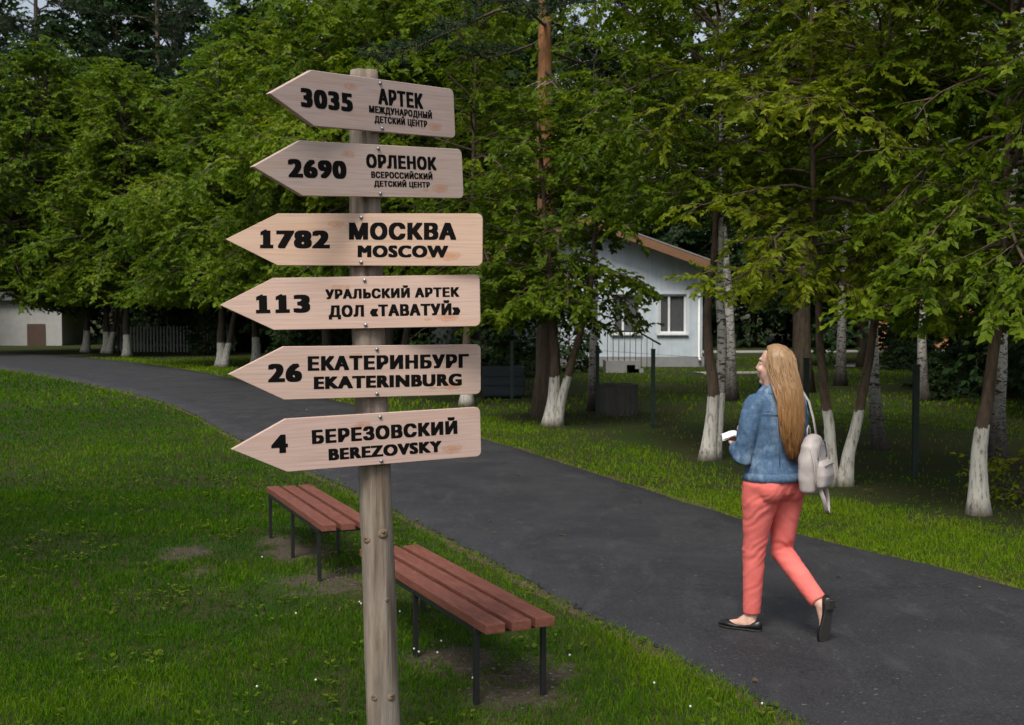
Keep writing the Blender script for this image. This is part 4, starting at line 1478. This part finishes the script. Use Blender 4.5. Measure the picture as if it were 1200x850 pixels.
    c = t.ramp(f, [(.3, (.70, .145, .125)), (.7, (.79, .19, .165))])
    t.bump(t.noise(t.coord(), 420, 2), .12, .002)
    coral = t.fin(c, .8, .15)
    p = MB()
    p.rings([(0, -.005, .765, .11, .085), (0, -.008, .80, .186, .125), (0, -.012, .85, .198, .134), (0, -.010, .90, .178, .122), (0, -.002, .95, .15, .108), (0, 0, .97, .145, .105)], 28)
    for sx in (-1, 1): p.ball((sx * .080, -.060, .835), (.092, .082, .095))
    for h_, k_, a_, hem in ((hipL, kneeL, ankL, .97), (hipR, kneeR, ankR, .97)):
        e_ = k_.lerp(a_, hem)
        p.tube([h_ + Vector((0, 0, .02)), h_.lerp(k_, .22), h_.lerp(k_, .5), h_.lerp(k_, .8), k_, k_.lerp(a_, .3), k_.lerp(a_, .6), e_],
               [.104, .102, .084, .070, .064, .060, .055, .050], 20)
        p.ball(k_, .067)
    pm = remesh(p, .0075, 5, .5)

    def wr(q):
        z = q.z
        amp = .0022 + .0038 * math.exp(-((z - .72) / .09) ** 2) + .0042 * math.exp(-((z - .46) / .08) ** 2)
        side = 1 if q.x > 0 else -1
        u = mnoise.noise(Vector((q.x * 9 + z * 3, q.y * 9 + 3 * side, z * 34 + abs(q.x) * 30 + q.y * 14 + 1.5 * mnoise.noise(q * 9))))
        v = mnoise.noise(Vector((q.x * 11, q.y * 11, z * 11)))
        return amp * (u * .95 + v * .6)
    displace(pm, wr)
    tr = link('trousers', pm, coral, w)
    m = MB()                                             # back pocket welts and centre seam
    for sx in (-1, 1):
        m.tube([(sx * .05, -.140, .895), (sx * .085, -.135, .893), (sx * .118, -.115, .892)], .003, 6)
    m.build('pocket_welt', coral, tr)

    # jacket
    t = NT('denim')
    f = t.noise(t.coord(), 34, 6, .7)
    g = t.noise(t.coord((1, 1, .6)), 7, 6, .7)
    c = t.ramp(f, [(.25, (.040, .078, .14)), (.5, (.068, .122, .205)), (.78, (.125, .185, .275))])
    c = t.mix(t.ramp(g, [(.52, 0), (.72, .75)]), c, (.31, .39, .48))
    t.bump(t.noise(t.coord((1, 1, 3)), 260, 2), .2, .003)
    denim = t.fin(c, .85, .15)
    seam = plain('denim_seam', (.11, .17, .27), .85, .15, var=.4, scale=60)
    j = MB()
    j.rings([(0, -.006, .885, .186, .146), (0, -.006, .94, .178, .136), (0, -.004, 1.0, .160, .118), (0, -.002, 1.08, .158, .115), (.006, -.004, 1.18, .166, .122), (.010, -.006, 1.26, .168, .118), (.010, -.004, 1.32, .160, .098), (.006, 0, 1.365, .118, .08), (0, .002, 1.395, .072, .064)], 30)
    for s_, e_, w_ in ((shL, elL, wrL), (shR, elR, wrR)):
        e2 = e_.lerp(w_, .93)
        capsule(j, [s_ + Vector((-s_.x * .12, 0, -.005)), s_.lerp(e_, .3), s_.lerp(e_, .7), e_, e_.lerp(w_, .3), e_.lerp(w_, .65), e2], [.064, .062, .056, .053, .051, .046, .040], 18)
    jm = remesh(j, .0075, 4, .5)

    def wj(q):
        z = q.z
        arm = abs(q.x) > .17 or q.y > .14
        u = mnoise.noise(Vector((q.x * 12, q.y * 12, z * 12 + 40)))
        v = mnoise.noise(Vector((q.x * 26 + z * 14, q.y * 26, z * 18)))
        yoke = -.003 * math.exp(-((z - (1.235 + .02 * abs(q.x) / .17)) / .005) ** 2) if not arm else 0
        return .006 * u + .0035 * v * (1.6 if arm else 1) + yoke
    displace(jm, wj)
    jo = link('jacket', jm, denim, w)
    m = MB()
    m.rings([(0, -.008, .868, .180, .142), (0, -.008, .872, .196, .153), (0, -.007, .908, .190, .150), (0, -.006, .916, .178, .138)], 40)
    m.build('waistband', denim, jo)
    m = MB()                                             # turned-down collar
    V, F = [], []
    N = 26
    for i in range(N + 1):
        a = R(-60) + R(300) * i / N - R(90)
        ca, sa = math.cos(a), math.sin(a)
        for r_, z_ in ((.066, 1.385), (.070, 1.412), (.082, 1.408), (.104, 1.362), (.100, 1.355)):
            V.append((ca * r_ * 1.08, sa * r_ * .95, z_ - .012 * max(0, sa)))
    for i in range(N):
        for k in range(4): F.append((i * 5 + k, (i + 1) * 5 + k, (i + 1) * 5 + k + 1, i * 5 + k + 1))
    m.add(V, F, True); m.build('collar', plain('denim_collar', (.15, .24, .37), .85, .15, var=.3, scale=20), jo)
    for e_, w_ in ((elL, wrL), (elR, wrR)):
        m = MB(); d = (w_ - e_).normalized(); q = e_.lerp(w_, .90)
        m.tube([q - d * .032, q - d * .028, q + d * .022, q + d * .026], [.041, .0455, .0435, .036], 20); m.build('cuff', denim, jo)
    m = MB()
    for x in (-.085, .085):
        m.tube([(x, -.117, 1.22), (x * .9, -.118, 1.1), (x * .8, -.125, .915)], .0028, 6)
    yk = []
    for q in range(17):
        x = -.152 + .318 * q / 16
        yk.append((x, -.008 - .120 * math.sqrt(max(.02, 1 - ((x - .008) / .178) ** 2)), 1.235 + .02 * abs(x) / .17))
    m.tube(yk, .003, 6)
    m.build('seam', seam, jo)

    # shoes
    leather = plain('black_leather', (.010, .010, .011), .35, .5); soleM = plain('shoe_sole', (.045, .042, .038), .8, .2)
    def shoe(heel, toe, upv):
        d = (toe - heel).normalized(); up = (upv - d * upv.dot(d)).normalized(); s_ = d.cross(up)
        Ls = (toe - heel).length + .035
        h0 = heel - d * .034
        V, F = [], []
        secs = [(0, .012, .050), (.04, .027, .056), (.16, .031, .046), (.35, .030, .028), (.55, .036, .022), (.68, .040, .030), (.80, .037, .036), (.90, .027, .030), (.97, .014, .018), (1.0, .004, .008)]
        seg = 16
        for u, wd, hh in secs:
            c_ = h0 + d * (u * Ls)
            for k in range(seg):
                a = 2 * math.pi * k / seg
                zz = math.sin(a)
                V.append(c_ + s_ * (math.cos(a) * wd * (1 if zz < 0 else .93)) + up * ((zz * .5 + .5) * hh - .006))
        for i in range(len(secs) - 1):
            for k in range(seg): F.append((i * seg + k, (i + 1) * seg + k, (i + 1) * seg + (k + 1) % seg, i * seg + (k + 1) % seg))
        F.append(tuple(range(seg))); F.append(tuple((len(secs) - 1) * seg + k for k in range(seg))[::-1])
        m = MB(); m.add(V, F, True)
        so = m.build('shoe', leather, w)
        m = MB(); V = []
        N = len(secs)
        for dz in (-.010, -.004):
            for u, wd, hh in secs:
                for sx in (-1, 1): V.append(h0 + d * (u * Ls) + s_ * (sx * wd * .96) + up * dz)
        F = []
        for i in range(N - 1):
            a = i * 2
            F += [(a, a + 1, a + 3, a + 2), (2 * N + a, 2 * N + a + 2, 2 * N + a + 3, 2 * N + a + 1), (a, a + 2, 2 * N + a + 2, 2 * N + a), (a + 1, 2 * N + a + 1, 2 * N + a + 3, a + 3)]
        F += [(0, 2 * N, 2 * N + 1, 1), (2 * N - 2, 2 * N - 1, 4 * N - 1, 4 * N - 2)]
        m.add(V, F)
        m.box(h0 + d * (.13 * Ls) + up * -.013, (.048, .055, .012), Matrix((s_, d, up)).transposed(), .003)
        m.build('sole', soleM, so)
    shoe(heelL, toeL, upL)
    shoe(heelR, toeR, upR)

    # hair: a solid mass with combed ridges, plus loose locks
    t = NT('blonde_hair')
    co = t.coord((1, 1, .06))
    f = t.noise(co, 75, 5, .6)
    z = t.n('SeparateXYZ'); t.l(t.coord(), z.inputs[0])
    k = t.ramp(t.math('ADD', t.math('MULTIPLY', t.math('SUBTRACT', z.outputs[2], 1.0), 1.6), t.math('MULTIPLY', t.math('SUBTRACT', f, .5), .25)), [(0, (.22, .095, .026)), (.45, (.29, .15, .054)), (.9, (.33, .205, .105))])
    c = t.mix(t.ramp(f, [(.3, .55), (.6, 0)]), k, (.13, .065, .022))
    t.bump(f, .6, .006)
    hairm = t.fin(c, .42, .4)
    def hrow(z_):
        zz = [1.0, 1.06, 1.12, 1.2, 1.3, 1.38, 1.45, 1.52, 1.565, 1.60, 1.622, 1.632]
        cx = [-.010, -.012, -.012, -.010, -.006, -.002, .002, .003, .003, .003, .003, .003]
        cy = [-.152, -.152, -.150, -.146, -.130, -.095, -.055, -.026, -.018, -.010, -.008, -.006]
        rx = [.014, .050, .070, .082, .087, .088, .088, .088, .084, .068, .045, .014]
        ry = [.012, .022, .030, .036, .046, .072, .088, .098, .094, .076, .050, .014]
        return [float(np.interp(z_, zz, q)) for q in (cx, cy, rx, ry)]
    V, F = [], []
    seg, n = 72, 56
    for i in range(n + 1):
        z_ = 1.0 + .632 * i / n
        cx, cy, rx, ry = hrow(z_)
        for q in range(seg):
            a = 2 * math.pi * q / seg
            rid = 1 + .05 * mnoise.noise(Vector((math.cos(a) * 7, math.sin(a) * 7, z_ * 1.6))) + .035 * mnoise.noise(Vector((math.cos(a) * 17, math.sin(a) * 17, z_ * 2.4)))
            # wave the hair, hold it off the face (head faces its own +y)
            fwd = max(0, math.sin(a - HY))
            fk = max(0.0, min(1.0, (fwd - .30) / .45)); fk = fk * fk * (3 - 2 * fk)
            face = 1 - (.40 * fk if z_ < 1.575 else .40 * fk * max(0, (1.622 - z_) / .047))
            rid *= face if z_ > 1.36 else 1
            zo = 0
            if i == 0: zo = .03 * mnoise.noise(Vector((a * 2, 1, 1)))
            V.append((cx + math.cos(a) * rx * rid + .006 * math.sin(z_ * 26 + a * 2) * (z_ < 1.42), cy + math.sin(a) * ry * rid, z_ + zo))
    for i in range(n):
        for q in range(seg): F.append((i * seg + q, i * seg + (q + 1) % seg, (i + 1) * seg + (q + 1) % seg, (i + 1) * seg + q))
    F.append(tuple(range(seg))[::-1]); F.append(tuple(n * seg + q for q in range(seg)))
    m = MB(); m.add(V, F, True)
    rnd = random.Random(12)
    for _ in range(230):
        a = rnd.uniform(0, 2 * math.pi)
        if math.sin(a - HY) > .45: a += math.pi
        zt, zb = rnd.uniform(1.42, 1.6), rnd.uniform(1.01, 1.2)
        pts, rr = [], []
        ph = rnd.uniform(0, 6.28)
        for q in range(11):
            z_ = zt + (zb - zt) * q / 10
            cx, cy, rx, ry = hrow(z_)
            o_ = 1.0 + rnd.uniform(-.01, .03)
            aa = a
            if z_ < 1.36: aa = a
            pts.append((cx + math.cos(aa) * rx * o_ + .007 * math.sin(z_ * 26 + ph), cy + math.sin(aa) * ry * o_ + .003 * math.sin(z_ * 31 + ph), z_)); rr.append(.0042 * math.sin(math.pi * min(1, (q + 1.5) / 12.0)) + .0006)
        m.tube(pts, rr, 5)
    for _ in range(170):                             # flyaways and uneven ends
        a = rnd.uniform(0, 2 * math.pi)
        if math.sin(a - HY) > .35: a += math.pi
        zt, zb = rnd.uniform(1.25, 1.6), rnd.uniform(.97, 1.16)
        ph, am = rnd.uniform(0, 6.28), rnd.uniform(.003, .012)
        pts, rr = [], []
        for q in range(12):
            f_ = q / 11
            z_ = zt + (zb - zt) * f_
            cx, cy, rx, ry = hrow(max(z_, 1.06))
            o_ = 1.02 + .16 * f_ * rnd.uniform(.6, 1)
            pts.append((cx + math.cos(a) * rx * o_ + am * math.sin(z_ * 19 + ph), cy + math.sin(a) * ry * o_ + am * .6 * math.cos(z_ * 23 + ph), z_))
            rr.append(.0011 * (1 - .5 * f_))
        m.tube(pts, rr, 4)
    m.build('hair', hairm, w)

    # the papers in her hand
    Rz = Matrix.Rotation(WOMAN_YAW, 3, 'Z')
    g0 = WOMAN_LOC + Rz @ (gripL * WS)
    V, F = [], []
    nx, ny = 10, 6
    for lay in range(2):
        for i in range(nx + 1):
            for k in range(ny + 1):
                u, v = i / nx - .5, k / ny - .5
                V.append((u * .125, v * .085 + lay * .004, .018 * math.cos(u * 5.5) + .012 * math.sin(v * 7 + lay) + lay * (.004 + .018 * u)))
    for lay in range(2):
        o_ = lay * (nx + 1) * (ny + 1)
        for i in range(nx):
            for k in range(ny):
                a = o_ + i * (ny + 1) + k
                F.append((a, a + 1, a + ny + 2, a + ny + 1))
    m = MB(); m.add(V, F, True)
    o = m.build('paper', plain('white_paper', (.8, .8, .8), .7, .2, var=.05))
    sm = o.modifiers.new('solid', 'SOLIDIFY'); sm.thickness = .0012
    o.location = g0 + Vector((-.005, .0, .006)); o.rotation_euler = (R(12), R(14), R(10))
    tag(o, "loosely folded white paper held in the woman's left hand", 'paper')

    # backpack hanging from the right shoulder
    t = NT('pale_leatherette')
    f = t.noise(t.coord(), 14, 5)
    t.bump(t.noise(t.coord(), 34, 5), .35, .006)
    pale = t.fin(t.ramp(f, [(.3, (.34, .295, .28)), (.7, (.43, .385, .365))]), .5, .35)
    zipm = plain('zip_grey', (.16, .15, .15), .5)
    bag = empty('backpack', WOMAN_LOC + Rz @ (Vector((.092, -.205, .815)) * WS), WOMAN_YAW + R(30))
    bag.scale = (1.05 * WS,) * 3
    m = MB()
    m.rings([(0, 0, .0, .085, .035, .7), (0, 0, .015, .108, .050, .65), (0, 0, .08, .118, .062, .65), (0, 0, .18, .115, .060, .7), (0, 0, .25, .100, .050, .75), (0, 0, .29, .070, .036, .85), (0, 0, .305, .03, .018, 1)], 36)
    bmv = remesh(m, .007, 3)
    displace(bmv, lambda q: .006 * mnoise.noise(Vector((q.x * 16, q.y * 16, q.z * 16))))
    link('body', bmv, pale, bag)
    m = MB()
    m.rings([(0, -.058, .03, .080, .020, .7), (0, -.062, .045, .090, .034, .65), (0, -.064, .10, .092, .040, .65), (0, -.060, .155, .084, .034, .7), (0, -.055, .175, .070, .022, .8)], 30)
    pk = link('front_pocket', remesh(m, .006, 3), pale, bag)
    m = MB(); m.tube([(-.075, -.090, .150), (-.03, -.097, .156), (.03, -.097, .156), (.075, -.090, .150)], .0035, 6); m.build('zip', zipm, pk)
    m = MB()
    m.tube([(.08 * math.cos(a) * 1.02, -.053 * 1.0, .17 + .105 * math.sin(a)) for a in np.linspace(.1, math.pi - .1, 14)], .0038, 6); m.build('zip', zipm, bag)
    m = MB(); m.tube([(-.028, .02, .296), (-.022, .022, .335), (0, .022, .348), (.022, .022, .335), (.028, .02, .296)], .0065, 8, flat=.6); m.build('handle', pale, bag)
    # straps: one over the shoulder, one hanging loose in a loop
    Bi = Matrix.Rotation(-R(30), 3, 'Z')
    def tolocal(v): return Bi @ (Vector(v) - Vector((.092, -.205, .815))) / 1.05
    m = MB()
    m.tube([tolocal(q) for q in ((.13, -.20, 1.105), (.135, -.165, 1.22), (.14, -.125, 1.31), (.135, -.06, 1.384), (.130, .0, 1.398), (.130, .07, 1.365), (.13, .125, 1.28), (.135, .13, 1.15), (.16, .10, 1.0), (.205, -.02, .93), (.20, -.16, .86))], .016, 8, flat=.25, up=(1, 0, 0)); m.build('strap', pale, bag)
    m = MB()
    m.tube([(-.06, -.05, .05), (-.055, -.075, -.02), (-.035, -.085, -.08), (-.005, -.085, -.105), (.02, -.08, -.08), (.035, -.07, -.01), (.045, -.05, .05)], .012, 8, flat=.3, up=(0, 1, 0)); m.build('strap', pale, bag)
    m = MB()
    m.tube([(-.10, -.02, .24), (-.118, -.045, .16), (-.115, -.05, .08), (-.09, -.05, .02)], .010, 8, flat=.3, up=(1, 0, 0)); m.build('strap', pale, bag)
    tag(bag, "small pale beige backpack hanging from the woman's right shoulder", 'backpack')


build_ground()
build_path()
build_verge()
build_crumbs()
build_strips()
build_house()
build_far_buildings()
build_fence()
build_near_trees()
build_left_row()
build_birches()
build_pines()
build_wood()
build_fallen_leaves()
build_grass()
build_benches()
build_signpost()
build_woman()
